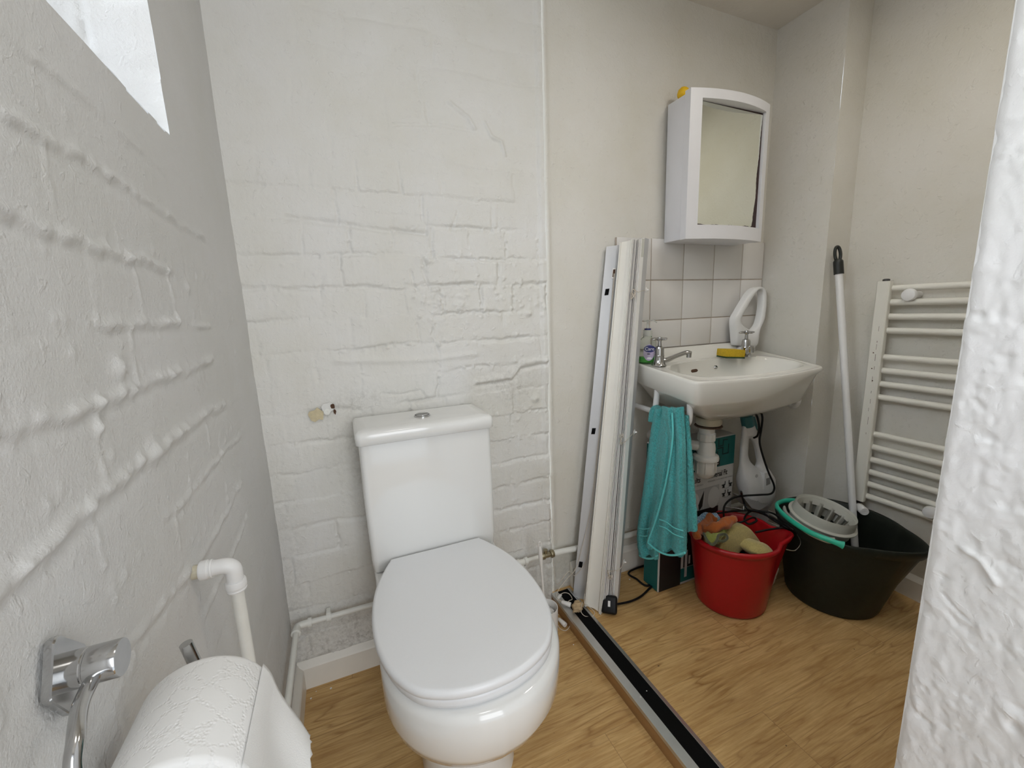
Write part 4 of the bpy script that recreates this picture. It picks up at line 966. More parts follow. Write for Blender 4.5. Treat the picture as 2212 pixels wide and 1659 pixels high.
patch('printed_panel', 1.312, 1.474, ZF + .070, 0.330, M['ink'], off=0.0016)
def fdisc(name, cx_, cz_, rx, rz, mat, off, a0=0, a1=2 * pi): return prism(name, [front(cx_ + rx * cos(a), cz_ + rz * sin(a), off) for a in np.linspace(a0, a1, 30, endpoint=False)], (0, -0.0004, 0), mat, bo)
fdisc('printed_seat', 1.448, 0.368, 0.030, 0.042, M['card'], 0.0020); fdisc('printed_seat', 1.348, 0.365, 0.028, 0.040, M['card'], 0.0020)
prism('printed_hand', [front(1.378, .330, .0024), front(1.392, .345, .0024), front(1.398, .405, .0024), front(1.388, .385, .0024), front(1.372, .352, .0024)], (0, -.0004, 0), M['ink'], bo)
def icon(x, z, s_=1.0, f=1):
    bm = bmesh.new()
    for a, b, c, d in ((-.009, 0, .009, .004), (-.004, -.008, .005, 0), (.006 * f, .004, .009 * f, .016), (-.006, -.010, .007, -.008)):
        x0, x1 = sorted((x + a * s_, x + c * s_)); 
        addto(bm, prism_vf([front(x0, z + b, .0012), front(x1, z + b, .0012), front(x1, z + d, .0012), front(x0, z + d, .0012)], (0, -.0004, 0)))
    frombm('printed_icon', bm, M['ink'], bo, False)
icon(1.497, .405); icon(1.533, .405, 1, -1); icon(1.500, .370); icon(1.530, .368, 1, -1)
text('lettering', 'Round', M['inkg'], bo, front(1.503, .390, .0012), (1, 0, 0), (0, 0, 1), .022, .004)
text('lettering', 'Oval', M['inkg'], bo, front(1.503, .353, .0012), (1, 0, 0), (0, 0, 1), .022, .004)
patch('printed_picture', 1.318, 1.330, ZF + .03, 0.185, M['card'], off=0.0022); patch('printed_icon', 1.336, 1.345, 0.125, 0.160, M['card'], off=0.0022)

# ================================================================== STEAM CLEANER
sc_ = thing('steam_cleaner', 'white handheld steam cleaner with loop handle and teal nozzle leaning behind the red bucket', 'steam cleaner', (1.63, -0.19, 0.28))
def Q(px, py, y=-0.20): return P(px, py, 1, y)
# outline in its own leaning plane, rounded in depth
outl = [(1606, 918), (1602, 940), (1599, 965), (1597, 1000), (1597, 1035), (1601, 1062), (1609, 1082), (1622, 1099), (1640, 1106), (1654, 1100), (1664, 1082), (1667, 1055), (1666, 1032), (1655, 1012), (1646, 992), (1641, 972), (1636, 950), (1630, 934), (1627, 918)]
hole = [(1614, 955), (1613, 975), (1616, 990), (1626, 1003), (1633, 1007), (1636, 1000), (1634, 980), (1629, 960), (1622, 948), (1616, 948)]
OV = smoothpath([Q(1630 + (q[0] - 1630) * 0.93, q[1]) for q in outl], 4, True); IV = smoothpath([Q(*q) for q in hole], 4, True); ch = Q(1624, 976)
def rh(c, ang, poly): return ray_hit(c, ang, poly)
for L_ in (OV, IV):
    for q in L_: q.y = -0.20
ch.y = -0.20
N_ = 110; ro = [rh(ch, 2 * pi * k / N_, OV) for k in range(N_)]; ri = [rh(ch, 2 * pi * k / N_, IV) for k in range(N_)]
def sect(t_): # from outer (0) to inner (1)
    return shr(ro, ri, t_)
rings = []
def depth_at(p): return 0.011 + 0.025 * sstep(0.50, 0.40, p.z) - 0.008 * sstep(0.32, 0.28, p.z)
for k in range(9):
    t_ = 0.5 - 0.5 * cos(pi * k / 8); a = sin(pi * k / 8) ** 0.6 if 0 < k < 8 else 0
    rings.append([p + Vector((0, -depth_at(p) * a, 0)) for p in sect(t_)])
for k in range(8, -1, -1):
    t_ = 0.5 - 0.5 * cos(pi * k / 8); a = sin(pi * k / 8) ** 0.6 if 0 < k < 8 else 0
    rings.append([p + Vector((0, depth_at(p) * a, 0)) for p in sect(t_)])
bm = bmesh.new(); addto(bm, loft(rings, False, False)); bmesh.ops.remove_doubles(bm, verts=bm.verts, dist=1e-6)
frombm('cleaner_body', bm, M['steamw'], sc_, True, 70)
n0, n1 = Q(1617, 924), Q(1612, 898)
ax_ = (n1 - n0).normalized()
tube('cleaner_neck', [n0 - ax_ * 0.02, n0 + ax_ * 0.012], 0.021, M['steamw'], sc_, 20, rfun=lambda t_: 0.026 - 0.006 * t_)
nz = tube('nozzle', [n0 + ax_ * 0.010, n0 + ax_ * 0.012, n0 + ax_ * 0.052, n0 + ax_ * 0.054], 0.0215, M['steamt'], sc_, 20)
tube('nozzle_tip', [n0 + ax_ * 0.05, n0 + ax_ * 0.058], 0.009, M['trapw'], nz, 14)
prism('trigger', [Q(1622, 899), Q(1631, 900), Q(1636, 918), Q(1637, 930), Q(1630, 922), Q(1624, 910)], (0, 0.012, 0), M['steamt'], nz)
# display box on its shoulder, base foot and ribs
bm = bmesh.new(); addto(bm, prism_vf([Q(*q, -0.236) for q in [(1652, 1022), (1663, 1019), (1668, 1028), (1667, 1052), (1660, 1062), (1651, 1060)]], (0, 0.03, 0))); frombm('cleaner_panel', bm, M['steamw'], sc_, False)
bm = bmesh.new(); addto(bm, prism_vf([Q(*q, -0.2375) for q in [(1656, 1034), (1664, 1031), (1664, 1045), (1656, 1049)]], (0, 0.002, 0))); frombm('cleaner_label', bm, M['inkg'], sc_, False)
bm = bmesh.new(); addto(bm, prism_vf([Q(*q, -0.232) for q in [(1607, 1076), (1635, 1082), (1661, 1070), (1658, 1092), (1641, 1102), (1624, 1098)]], (0, 0.05, 0))); frombm('water_tank', bm, M['smoke'], sc_, False)
bm = bmesh.new(); addto(bm, prism_vf([Q(*q, -0.21) for q in [(1640, 1103), (1660, 1098), (1662, 1122), (1650, 1130), (1636, 1124)]], (0, 0.03, 0))); frombm('cleaner_foot', bm, M['steamw'], sc_, False)
lathe('screw_cover', [(0, 0), (.006, 0), (.006, .002), (0, .003)], M['smoke'], sc_, 16, Q(1634, 1028, -0.250), (0, -1, 0))
# its black cable
cp = [Q(1629, 884, -0.235), Q(1636, 900, -0.24), Q(1641, 925, -0.245), Q(1637, 940, -0.245), Q(1630, 946, -0.235), Q(1641, 935, -0.25), Q(1646, 910, -0.24), Q(1644, 886, -0.235)]
cord = tube('power_cable', smoothpath([Q(1628, 946, -0.222), Q(1636, 941, -0.235), Q(1640, 925, -0.24), Q(1637, 905, -0.235), Q(1632, 891, -0.225), Q(1637, 887, -0.215), Q(1644, 891, -0.22), Q(1647, 905, -0.225), Q(1644, 930, -0.23), Q(1641, 955, -0.24), Q(1648, 985, -0.25), Q(1660, 1020, -0.262), Q(1671, 1045, -0.262), Q(1672, 1058, -0.262), Q(1664, 1067, -0.262), Q(1640, 1069, -0.262), Q(1608, 1071, -0.25), Q(1585, 1075, -0.235), Q(1568, 1088, -0.24), Q(1563, 1105, -0.25), P(1566, 1132, 2, .30)], 8), 0.0036, M['rubber'], sc_, 8)
tube('power_cable', smoothpath([P(1566, 1132, 2, .30), P(1600, 1128, 2, .318), P(1626, 1118, 2, .322), P(1634, 1125, 2, .322), P(1617, 1132, 2, .318), P(1608, 1120, 2, .318), P(1622, 1104, 2, .315), P(1645, 1106, 2, .33), P(1668, 1122, 2, .33), P(1696, 1138, 2, .33), P(1708, 1142, 2, .325)], 7), 0.0036, M['rubber'], sc_, 8)
tube('power_cable', smoothpath([P(1520, 1107, 2, .315), P(1545, 1109, 2, .315), P(1590, 1104, 2, .32), P(1630, 1104, 2, .328), P(1665, 1118, 2, .33), P(1700, 1136, 2, .335), P(1714, 1145, 2, .33)], 7), 0.0036, M['rubber'], sc_, 8)
tube('power_cable', smoothpath([P(1601, 1062, 1, -.262), P(1606, 1082, 2, .36), P(1616, 1100, 2, .335), P(1640, 1104, 2, .33), P(1672, 1110, 2, .33), P(1705, 1138, 2, .328)], 7), 0.0036, M['rubber'], sc_, 8)
tube('power_cable', smoothpath([P(1632, 1150, 2, .312), P(1660, 1144, 2, .318), P(1695, 1139, 2, .325)], 7), 0.0036, M['rubber'], sc_, 8)
# plug on the floor in front of the blinds, with its own lead going behind the box
pc = P(1316, 1307, 2, .07)
pl = thing('mains_plug', 'black mains plug with cable lying on the floor before the leaning blinds', 'plug', (pc.x, pc.y, ZF))
rt = Matrix.Rotation(radians(-38), 3, 'Z') @ Matrix.Rotation(radians(62), 3, 'X')
bm = bmesh.new(); bm_box(bm, (pc.x, pc.y, ZF + 0.028), (0.054, 0.058, 0.030), rt, 0.009, 3); frombm('plug_body', bm, M['rubber'], pl)
lb_ = Vector((pc.x, pc.y, ZF + 0.028))
bm = bmesh.new(); bm_box(bm, lb_ + rt @ Vector((0.0, 0.004, 0.0155)), (0.008, 0.018, 0.0012), rt, 0.0003, 1); frombm('fuse_label', bm, M['inkw'], pl)
tube('plug_cable', smoothpath([lb_ + Vector((0.018, 0.0, -0.008)), P(1345, 1303, 2, ZF + .012), P(1365, 1298, 2, ZF + .008), P(1385, 1288, 2, ZF + .007), P(1402, 1272, 2, ZF + .007), P(1412, 1262, 2, ZF + .007), Vector((1.180, -0.125, ZF + .006)), Vector((1.175, -0.085, ZF + .006)), Vector((1.185, -0.03, ZF + .006)), Vector((1.40, -0.03, ZF + .006))], 7), 0.0038, M['rubber'], pl, 8)

# ================================================================== RED BUCKET
bcx, bcy = 1.408, -0.300
def brad(a, z):
    t_ = (z - ZF) / 0.262; r_ = 0.114 + 0.032 * t_
    d = (a - radians(-38) + pi) % (2 * pi) - pi
    r_ += 0.030 * t_ ** 1.5 * exp(-(d / 0.22) ** 2) - 0.008 * t_ ** 2 * (exp(-((d - 0.46) / 0.18) ** 2) + exp(-((d + 0.46) / 0.18) ** 2))
    return r_
def bring(z, dr=0.0, zl=0.0, n=96):
    out = []
    for k in range(n):
        a = 2 * pi * k / n; d = (a - radians(-38) + pi) % (2 * pi) - pi; r_ = brad(a, z) + dr
        out.append(Vector((bcx + r_ * cos(a) * 1.0, bcy + r_ * sin(a) * 0.96, z + zl * 0.010 * exp(-(d / 0.30) ** 2))))
    return out
rb = thing('red_bucket', 'red plastic bucket with pouring lip holding cleaning cloths below the basin', 'bucket', (bcx, bcy, ZF))
zt = ZF + 0.262
rings = [bring(ZF + 0.0005, -0.008), bring(ZF + 0.004, -0.002), bring(ZF + 0.012, 0), bring(ZF + 0.12, 0), bring(zt - 0.030, 0, .3), bring(zt - 0.021, 0.0005, .8), bring(zt - 0.019, 0.007, .8), bring(zt - 0.005, 0.010, 1), bring(zt, 0.005, 1), bring(zt, -0.001, 1), bring(zt - 0.004, -0.004, 1), bring(zt - 0.03, -0.004, .4), bring(ZF + 0.10, -0.004), bring(ZF + 0.008, -0.006), bring(ZF + 0.006, -0.05)]
bm = bmesh.new(); addto(bm, loft(rings)); frombm('bucket_shell', bm, M['red'], rb, True, 65)
hp = []
pv0, pv1 = Vector((1.470, -0.440, zt - 0.010)), Vector((1.345, -0.163, zt - 0.006))
hpts = [pv0, Vector((1.500, -0.452, zt - 0.014)), Vector((1.548, -0.435, zt - 0.002)), Vector((1.590, -0.37, zt + 0.004)), Vector((1.585, -0.27, zt + 0.006)), Vector((1.52, -0.175, zt + 0.006)), Vector((1.43, -0.148, zt + 0.008)), pv1]
tube('wire_handle', smoothpath(hpts, 8), 0.0018, M['chrome'], rb, 8)

def lump(name, c, s, rot, mat, seed, amp=0.12, freq=2.5, sub=4, label=None, cat=None, group=None, pinch=0.0):
    bm = bmesh.new(); bmesh.ops.create_icosphere(bm, subdivisions=sub, radius=1.0); from mathutils import noise as mn
    for v in bm.verts:
        n = v.co.normalized(); d = mn.fractal(n * freq + Vector((seed, seed * .3, 0)), 1.0, 2.0, 3)
        v.co = n * (1 + amp * d); v.co = Vector((v.co.x * s[0], v.co.y * s[1], v.co.z * s[2]))
    mt = Matrix.Translation(Vector(c)) @ rot.to_4x4()
    for v in bm.verts: v.co = mt @ v.co
    o = frombm(name, bm, mat, None, True, 180)
    if label: tag(o, label, cat, group)
    return o
def RX(a, b=0, c=0): return Matrix.Rotation(radians(c), 3, 'Z') @ Matrix.Rotation(radians(b), 3, 'Y') @ Matrix.Rotation(radians(a), 3, 'X')
# pale yellow sponge cloth arched over
def dome_cloth(name, c, wx, wy, hh, az, label, seed=1, sag=0.0):
    vs, fs = [], []; nu, nv = 40, 30; ca_, sa_ = cos(az), sin(az)
    for j in range(nv + 1):
        for i in range(nu + 1):
            u = 2 * i / nu - 1; v = 2 * j / nv - 1
            x = wx * u * (1 - 0.25 * (v + 1) / 2); z = hh * (1 - abs(u) ** 2.6) * (0.50 + 0.50 * cos(0.9 * v)) - 0.05 * max(0, abs(u) - .75); y = wy * v + 0.018 * u * u
            z += 0.003 * sin(5 * u + seed) * cos(4 * v)
            vs.append(Vector((c[0] + x * ca_ - y * sa_, c[1] + x * sa_ + y * ca_, c[2] + z)))
    for j in range(nv):
        for i in range(nu): a = j * (nu + 1) + i; fs.append((a, a + 1, a + nu + 2, a + nu + 1))
    o = mesh(name, vs, fs, M['yellowc']); md = o.modifiers.new('s', 'SOLIDIFY'); md.thickness = 0.004; tag(o, label, 'cloth'); return o
def PZ(px, py, z): return P(px, py, 2, z)
# arch profile facing the camera side of the bucket
prof = [(1540, 1206), (1546, 1188), (1556, 1165), (1568, 1143), (1582, 1132), (1600, 1130), (1615, 1133), (1628, 1146), (1642, 1166), (1652, 1186), (1657, 1204)]
vs, fs = [], []
NF = 14; YA = -0.318; arc = smoothpath([P(a + 4, b + 8, 1, YA) for a, b in prof], 5)
ctr = Vector((sum(p.x for p in arc) / len(arc), YA, ZF + 0.17))
for j in range(NF + 1):
    t_ = j / NF
    for p in arc:
        q = p.copy()
        if t_ < 0.5:
            f = 1 - t_ / 0.5; q = ctr + (p - ctr) * (1 - 0.65 * f); q.y = YA - 0.014 * sin(pi * f * 0.5) ** .7; q.z = min(q.z, p.z) - 0.01 * f
        else:
            f = (t_ - 0.5) / 0.5; q = Vector((p.x + 0.025 * f, YA + 0.10 * f, p.z - 0.03 * f * f))
        vs.append(q)
n_ = len(arc)
for j in range(NF):
    for i in range(n_ - 1): a = j * n_ + i; fs.append((a, a + 1, a + n_ + 1, a + n_))
o = mesh('sponge_cloth', vs, fs, M['yellowc']); md = o.modifiers.new('s', 'SOLIDIFY'); md.thickness = 0.004; sb = o.modifiers.new('b', 'SUBSURF'); sb.render_levels = 2
tag(o, 'large pale yellow sponge cloth arched over at the front of the red bucket', 'cloth')
lump('sponge_cloth', P(1633, 1184, 2, 0.262), (0.052, 0.046, 0.024), RX(-10, 12, -40), M['yellowc'], 4.1, 0.10, 1.3, 4, 'smaller pale yellow folded cloth half hidden behind the large arched one near the bucket lip', 'cloth')
def roll_cloth(name, pts, r0, mat, seed, label, flat=0.75):
    path = smoothpath(pts, 10); bm = bmesh.new(); from mathutils import noise as mn
    addto(bm, tube_vf(path, r0, 22, rfun=lambda t_: (r0 * (0.55 + 0.45 * min(1, 6 * t_, 6 * (1 - t_))) * (1 + 0.16 * sin(21 * t_ + seed)), r0 * flat * (0.55 + 0.45 * min(1, 6 * t_, 6 * (1 - t_))) * (1 + .12 * sin(17 * t_)))))
    for v in bm.verts:
        d = mn.fractal(v.co * 70 + Vector((seed, 0, 0)), 1.0, 2.0, 3); v.co += v.co.normalized() * 0 + Vector((d, mn.noise(v.co * 60), d)) * 0.0028
    o = frombm(name, bm, mat, None, True, 180); sb = o.modifiers.new('b', 'SUBSURF'); sb.render_levels = 1
    if label: tag(o, label, 'cloth')
    return o
roll_cloth('orange_cloth', [PZ(1588, 1120, .366), PZ(1578, 1124, .364), PZ(1562, 1133, .358), PZ(1545, 1139, .350), PZ(1528, 1142, .335), PZ(1515, 1140, .330)], 0.0165, M['orange'], 1.0, 'orange microfibre cloth twisted diagonally across the top of the bucket contents', 0.9)
oc_ = roll_cloth('orange_cloth', [PZ(1548, 1126, .320), PZ(1536, 1120, .325), PZ(1526, 1130, .325), PZ(1512, 1146, .322), PZ(1506, 1156, .318), PZ(1512, 1160, .312)], 0.0175, M['orange'], 2.3, 'orange-brown microfibre cloth bunched at the left rim of the bucket beside the towel end')
roll_cloth('green_cloth', [PZ(1527, 1152, .325), PZ(1534, 1164, .320), PZ(1542, 1166, .320), PZ(1550, 1158, .325), PZ(1560, 1148, .330), PZ(1568, 1146, .333)], 0.0150, M['greenc'], 3.7, 'lime green cloth with olive edging lying beside the arched yellow cloth')
gc = bpy.data.objects['green_cloth']
e_ = tube('cloth_edging', smoothpath([PZ(1520, 1152, .338), PZ(1528, 1168, .338), PZ(1540, 1177, .336), PZ(1549, 1166, .342), PZ(1553, 1156, .344), PZ(1566, 1154, .342), PZ(1571, 1162, .340), PZ(1563, 1169, .338), PZ(1550, 1168, .338)], 8), 0.0042, M['olive'], gc, 8)
roll_cloth('blue_cloth', [PZ(1502, 1132, .305), PZ(1512, 1122, .312), PZ(1530, 1116, .316), PZ(1545, 1117, .314), PZ(1553, 1124, .306)], 0.0140, M['bluec'], 5.1, 'blue and white checked cloth tucked at the back left of the red bucket')
lump('dark_cloth', (1.395, -0.275, 0.185), (0.095, 0.09, 0.040), RX(0), M['black'], 2.2, 0.15, 2, 4, 'black crumpled cloth at the bottom of the red bucket', 'cloth')
# polythene bag behind the bucket
lump('polythene_bag', (1.565, -0.335, ZF + 0.075), (0.022, 0.018, 0.075), RX(6, -12, 30), M['poly'], 9.3, 0.35, 2.2, 4, 'crinkled clear-white plastic bag between the red bucket and the black mop bucket', 'bag')

# ================================================================== MOP BUCKET with handle and wringer
mcx, mcy, mh = 1.744, -0.434, 0.285
mb = thing('mop_bucket', 'large black oval mop bucket with turquoise handle and grey wringer beside the towel radiator', 'mop bucket', (mcx, mcy, ZF))
def mring(t_, dr=0.0, dz=0.0, n=110):
    out = []
    for k in range(n):
        a = 2 * pi * k / n; d = (a - radians(-86) + pi) % (2 * pi) - pi
        rx = 0.136 + 0.034 * t_ + dr; ry = 0.135 + 0.045 * t_ + dr
        lip = 0.058 * t_ ** 1.6 * max(0, 1 - abs(d) / 0.75) ** 1.35
        out.append(Vector((mcx + (rx + lip) * cos(a), mcy + (ry + lip) * sin(a), ZF + mh * t_ + dz + 0.010 * t_ ** 3 * max(0, 1 - abs(d) / 0.9))))
    return out
rings = [mring(0.002, -0.012), mring(0.012, -0.003), mring(0.04), mring(0.5), mring(0.885), mring(0.89, 0.006), mring(0.985, 0.010), mring(1.0, 0.007), mring(1.0, 0.0), mring(0.985, -0.003), mring(0.9, -0.004), mring(0.5, -0.004), mring(0.03, -0.006), mring(0.028, -0.06)]
bm = bmesh.new(); addto(bm, loft(rings)); frombm('bucket_shell', bm, M['tubblack'], mb, True, 60)
hz = ZF + mh
ha = [P(1822, 1178, 2, hz + .022), P(1795, 1168, 2, hz + .028), P(1750, 1150, 2, hz + .032), P(1712, 1127, 2, hz + .034), P(1687, 1106, 2, hz + .034), P(1678, 1091, 2, hz + .032), P(1690, 1083, 2, hz + .026), P(1710, 1081, 2, hz + .020), P(1730, 1084, 2, hz + .012)]
tube('bucket_handle', smoothpath(ha, 8), 0.009, M['teal'], mb, 14, rfun=lambda t_: (0.0085 + 0.0035 * exp(-(t_ / .05) ** 2), 0.0065 + 0.004 * exp(-(t_ / .05) ** 2)), flat=(0, 0, 1))
# wringer basket: tilted oval cone with slots
wr = bpy.data.objects.new('wringer', None)
wc = P(1775, 1120, 2, hz + 0.018)
WN = Vector((0.05, -0.26, 1)).normalized()
wq = Vector((0, 0, 1)).rotation_difference(WN)
az_ = radians(-48)
def wpt(r1, r2, a, h): 
    x = r1 * cos(a); y = r2 * sin(a); v = Vector((x * cos(az_) - y * sin(az_), x * sin(az_) + y * cos(az_), h)); return wc + wq @ v
def wr_ring(r1, r2, h, n=96): return [wpt(r1, r2, 2 * pi * k / n, h) for k in range(n)]
WA, WB = 0.092, 0.080
rings = [wr_ring(WA * .96, WB * .96, -.030), wr_ring(WA * 1.0, WB * 1.0, -.004), wr_ring(WA * 1.09, WB * 1.12, 0.0), wr_ring(WA * 1.09, WB * 1.12, 0.003), wr_ring(WA * 1.0, WB * 1.0, 0.006), wr_ring(WA * 0.97, WB * .97, 0.036), wr_ring(WA * 0.955, WB * .955, 0.040), wr_ring(WA * 0.93, WB * .93, 0.037), wr_ring(WA * 0.91, WB * .91, 0.018)]
bm = bmesh.new(); addto(bm, loft(rings, False, False)); wro = frombm('wringer', bm, M['greyp'], mb, True, 50)
# slotted cone: ribs + floor
bm = bmesh.new(); NS = 14
def cone(a, t_, o=0.0): f = 0.915 - 0.26 * t_; return wpt(WA * f + o, WB * f + o, a, 0.022 - 0.078 * t_)
for k in range(NS):
    a0, a1 = 2 * pi * (k + .0) / NS, 2 * pi * (k + 0.66) / NS
    for j in range(6):
        q = []
        for a, t_ in ((a0, j / 6), (a1, j / 6), (a1, (j + 1) / 6), (a0, (j + 1) / 6)): q.append((a, t_))
        b = [bm.verts.new(cone(a, t_)) for a, t_ in q] + [bm.verts.new(cone(a, t_, -0.0035)) for a, t_ in q]
        for f in ((0, 1, 2, 3), (7, 6, 5, 4), (0, 4, 5, 1), (1, 5, 6, 2), (2, 6, 7, 3), (3, 7, 4, 0)): bm.faces.new([b[i] for i in f])
bmesh.ops.remove_doubles(bm, verts=bm.verts, dist=1e-5)
for t0, t1 in ((-0.12, 0.17), (0.86, 1.05)):
    rr_ = [[cone(2 * pi * k / 80, t_, o_) for k in range(80)] for t_, o_ in ((t0, .0005), (t1, .0005), (t1, -.004), (t0, -.004), (t0, .0005))]
    addto(bm, loft(rr_, False, False))
addto(bm, loft([[cone(2 * pi * k / 60, 1.0) for k in range(60)], [cone(2 * pi * k / 60, 1.04) for k in range(60)]]))
frombm('wringer_basket', bm, M['greyp'], wro, True, 40)
tube('wringer_arm', smoothpath([P(1694, 1098, 2, hz + .018), P(1700, 1112, 2, hz + .016), P(1722, 1132, 2, hz + .014), P(1752, 1152, 2, hz + .012), P(1785, 1166, 2, hz + .010), P(1802, 1168, 2, hz + .010)], 7), 0.008, M['greyp'], wro, 12, rfun=lambda t_: (0.011, 0.005), flat=(0, 0, 1))

# ================================================================== MOP
top, bot = Vector((1.872, -0.272, 1.245)), Vector((1.778, -0.452, 0.085))
t_b = P(1845, 1170, 1, -0.40)
# choose the lower end so the shaft runs down into the bucket
bot = top + (P(1846, 1172, 1, -0.425) - top) * 1.22
mp = thing('mop', 'white mop pole with dark grey end grip standing in the black mop bucket', 'mop', bot)
d_ = (top - bot).normalized()
tube('mop_shaft', [bot, top - d_ * 0.06], 0.0115, M['plastic'], mp, 20)
gp = tube('mop_grip', [top - d_ * 0.075, top - d_ * 0.073, top - d_ * 0.035, top - d_ * 0.030, top - d_ * 0.024], 0.0145, M['black'], mp, 20, rfun=lambda t_: 0.0150 if t_ < .8 else 0.011)
sdv = d_.cross(Vector((0.6, 0.8, 0))).normalized()
lp = []
for k in range(33):
    a = 2 * pi * k / 32; lp.append(top - d_ * 0.004 + d_ * 0.026 * sin(a) + sdv * 0.0085 * cos(a))
tube('mop_hanging_loop', lp[:-1], 0.0052, M['black'], gp, 12, closed=True)
lathe('mop_head', [(0, 0.0), (0.03, 0.0), (0.034, 0.008), (0.030, 0.02), (0.016, 0.03), (0.015, 0.075), (0, 0.075)], M['black'], mp, 24, bot - d_ * 0.035, d_)

# ================================================================== TOWEL RADIATOR
ra = thing('towel_radiator', 'white ladder towel radiator with paint-worn post on the right wall', 'radiator', (1.93, -0.66, 0.34))
py0, py1 = -0.398, -0.900
for y in (py0, py1):
    bm = bmesh.new()
    pts = [(1.912, -0.015), (1.916, -0.019), (1.925, -0.0195), (1.940, -0.016), (1.946, -0.009), (1.948, 0), (1.946, 0.009), (1.940, 0.016), (1.925, 0.0195), (1.916, 0.019), (1.912, 0.015)]
    addto(bm, loft([[Vector((x, y + dy, z)) for x, dy in pts] for z in (0.352, 1.138)]))
    po = frombm('radiator_post', bm, M['rad'], ra, True, 30)
    lathe('post_plug', [(0, 0), (.010, 0), (.010, .006), (.006, .008), (0, .008)], M['darkmetal'], po, 20, (1.930, y, 1.138))
    if y == py0:
        r = random.Random(9); z = 0.98; mk = [((1.912, y + yy, zz_), (0.0007, 0.0035, 0.0035)) for zz_, yy in ((0.897, .003), (0.842, .002), (0.80, -.004))]
        while z > 0.60:
            l = r.uniform(.006, .03); mk.append(((1.9120, y - 0.004 + r.uniform(-.0015, .0015), z), (0.0006, r.uniform(.0006, .0012), l))); z -= l + r.uniform(.01, .03)
        for c_m, s_m in mk:
            bm = bmesh.new(); bm_box(bm, c_m, s_m); frombm('rust_mark', bm, M['rust'], po, False)
for z in (1.113, 1.067, 1.020, 0.973, 0.882, 0.835, 0.788, 0.741, 0.606, 0.558, 0.511, 0.464, 0.418, 0.371):
    tube('radiator_bar', [(1.938, py0 - 0.012, z), (1.938, py1 + 0.012, z)], 0.0105, M['rad'], ra, 16)
def wall_bracket(y, z):
    k = lathe('wall_bracket', [(0, 0), (.011, 0), (.011, .052), (0, .052)], M['plastic'], ra, 20, (XR2 - 0.002, y, z), (-1, 0, 0))
    lathe('bracket_cap', [(0, 0.050), (.0195, .050), (.0205, .056), (.018, .064), (.008, .067), (0, .067)], M['plastic'], k, 26, (XR2 - 0.002, y, z), (-1, 0, 0))
wall_bracket(-0.470, 1.090); wall_bracket(-0.600, 0.395)
vy = py0 + 0.002
va = lathe('radiator_valve', [(0, 0), (.011, 0), (.012, .004), (.012, .014), (.009, .016), (.009, .026), (.013, .028), (.013, .036), (.010, .038), (0, .038)], M['darkmetal'], ra, 8, (1.930, vy, 0.314), angle=30)
tube('valve_tail', [(1.930, vy, 0.318), (1.930, vy, 0.045)], 0.0075, M['darkmetal'], va, 12)
tube('valve_body', [(1.932, vy, 0.330), (1.905, vy - .006, 0.330)], 0.010, M['darkmetal'], va, 12)
lathe('valve_cap', [(0, 0), (.014, 0), (.0145, .002), (.0145, .036), (.013, .040), (.004, .040), (.003, .034), (0, .034)], M['plastic'], va, 24, (1.912, vy - .012, 0.330), (-0.62, -0.78, 0))

# ================================================================== LEANING BLINDS
# grey panel
def beam(name, bot4, top4, mat, parent): 
    bm = bmesh.new(); addto(bm, loft([[a + (b - a) * (k / 24) for a, b in zip(bot4, top4)] for k in range(25)])); return frombm(name, bm, mat, parent, True, 22)
pb0, pb1 = Vector((0.905, -0.058, ZF + .001)), Vector((0.936, -0.088, ZF + .001))
pt0, pt1 = P(1310, 533, 1, -0.016), P(1338, 529, 1, -0.034)
bk = Vector((0.014, 0.014, 0))
pa = thing('blind_pelmet', 'narrow grey panel with black squares leaning on the wall left of the folded blind', 'blind panel', (0.93, -0.08, ZF))
beam('panel_board', [pb0, pb1, pb1 + bk * .5, pb0 + bk * .5], [pt0, pt1, pt1 + bk * .35, pt0 + bk * .35], M['greypanel'], pa)
def onpanel(u, t_, off=0.0012): 
    a = pb0 + (pt0 - pb0) * t_; b = pb1 + (pt1 - pb1) * t_; return a + (b - a) * u + Vector((-0.7, -0.7, 0)) * off
for tz in (0.878, 0.494, 0.103):
    prism('black_pad', [onpanel(.22, tz - .0085), onpanel(.52, tz - .0085), onpanel(.56, tz + .0085), onpanel(.26, tz + .0085)], Vector((-.7, -.7, 0)) * 0.001, M['velcro'], pa)
br = prism('cord_bracket', [onpanel(.66, .912), onpanel(.93, .912), onpanel(.93, .94), onpanel(.66, .94)], Vector((-.7, -.7, 0)) * 0.004, M['whitep'], pa)
prism('bracket_slot', [onpanel(.72, .916, .0055), onpanel(.90, .916, .0055), onpanel(.90, .936, .0055), onpanel(.72, .936, .0055)], Vector((-.7, -.7, 0)) * 0.0005, M['rust'], br)
# folded blind bundle: cream head profile, slat stack, white rail, grey back face
B0b, B1b = Vector((0.915, -0.122, ZF + .010)), Vector((0.949, -0.173, ZF + .001))
CD_b, P2b, P3b = Vector((0.998, -0.163, ZF + .004)), Vector((1.026, -0.158, ZF + .002)), Vector((1.058, -0.128, ZF + .008))
B0t, B1t = P(1339, 524, 1, -0.052), Vector((1.130, -0.083, 1.300))
CDt, P2t, P3t = Vector((1.158, -0.078, 1.302)), Vector((1.184, -0.074, 1.308)), Vector((1.226, -0.046, 1.309))
bd = thing('venetian_blind', 'folded cream venetian blind tied with cord leaning upright against the alcove wall', 'blind', (0.99, -0.14, ZF))
def lerp(a, b, t_): return a + (b - a) * t_
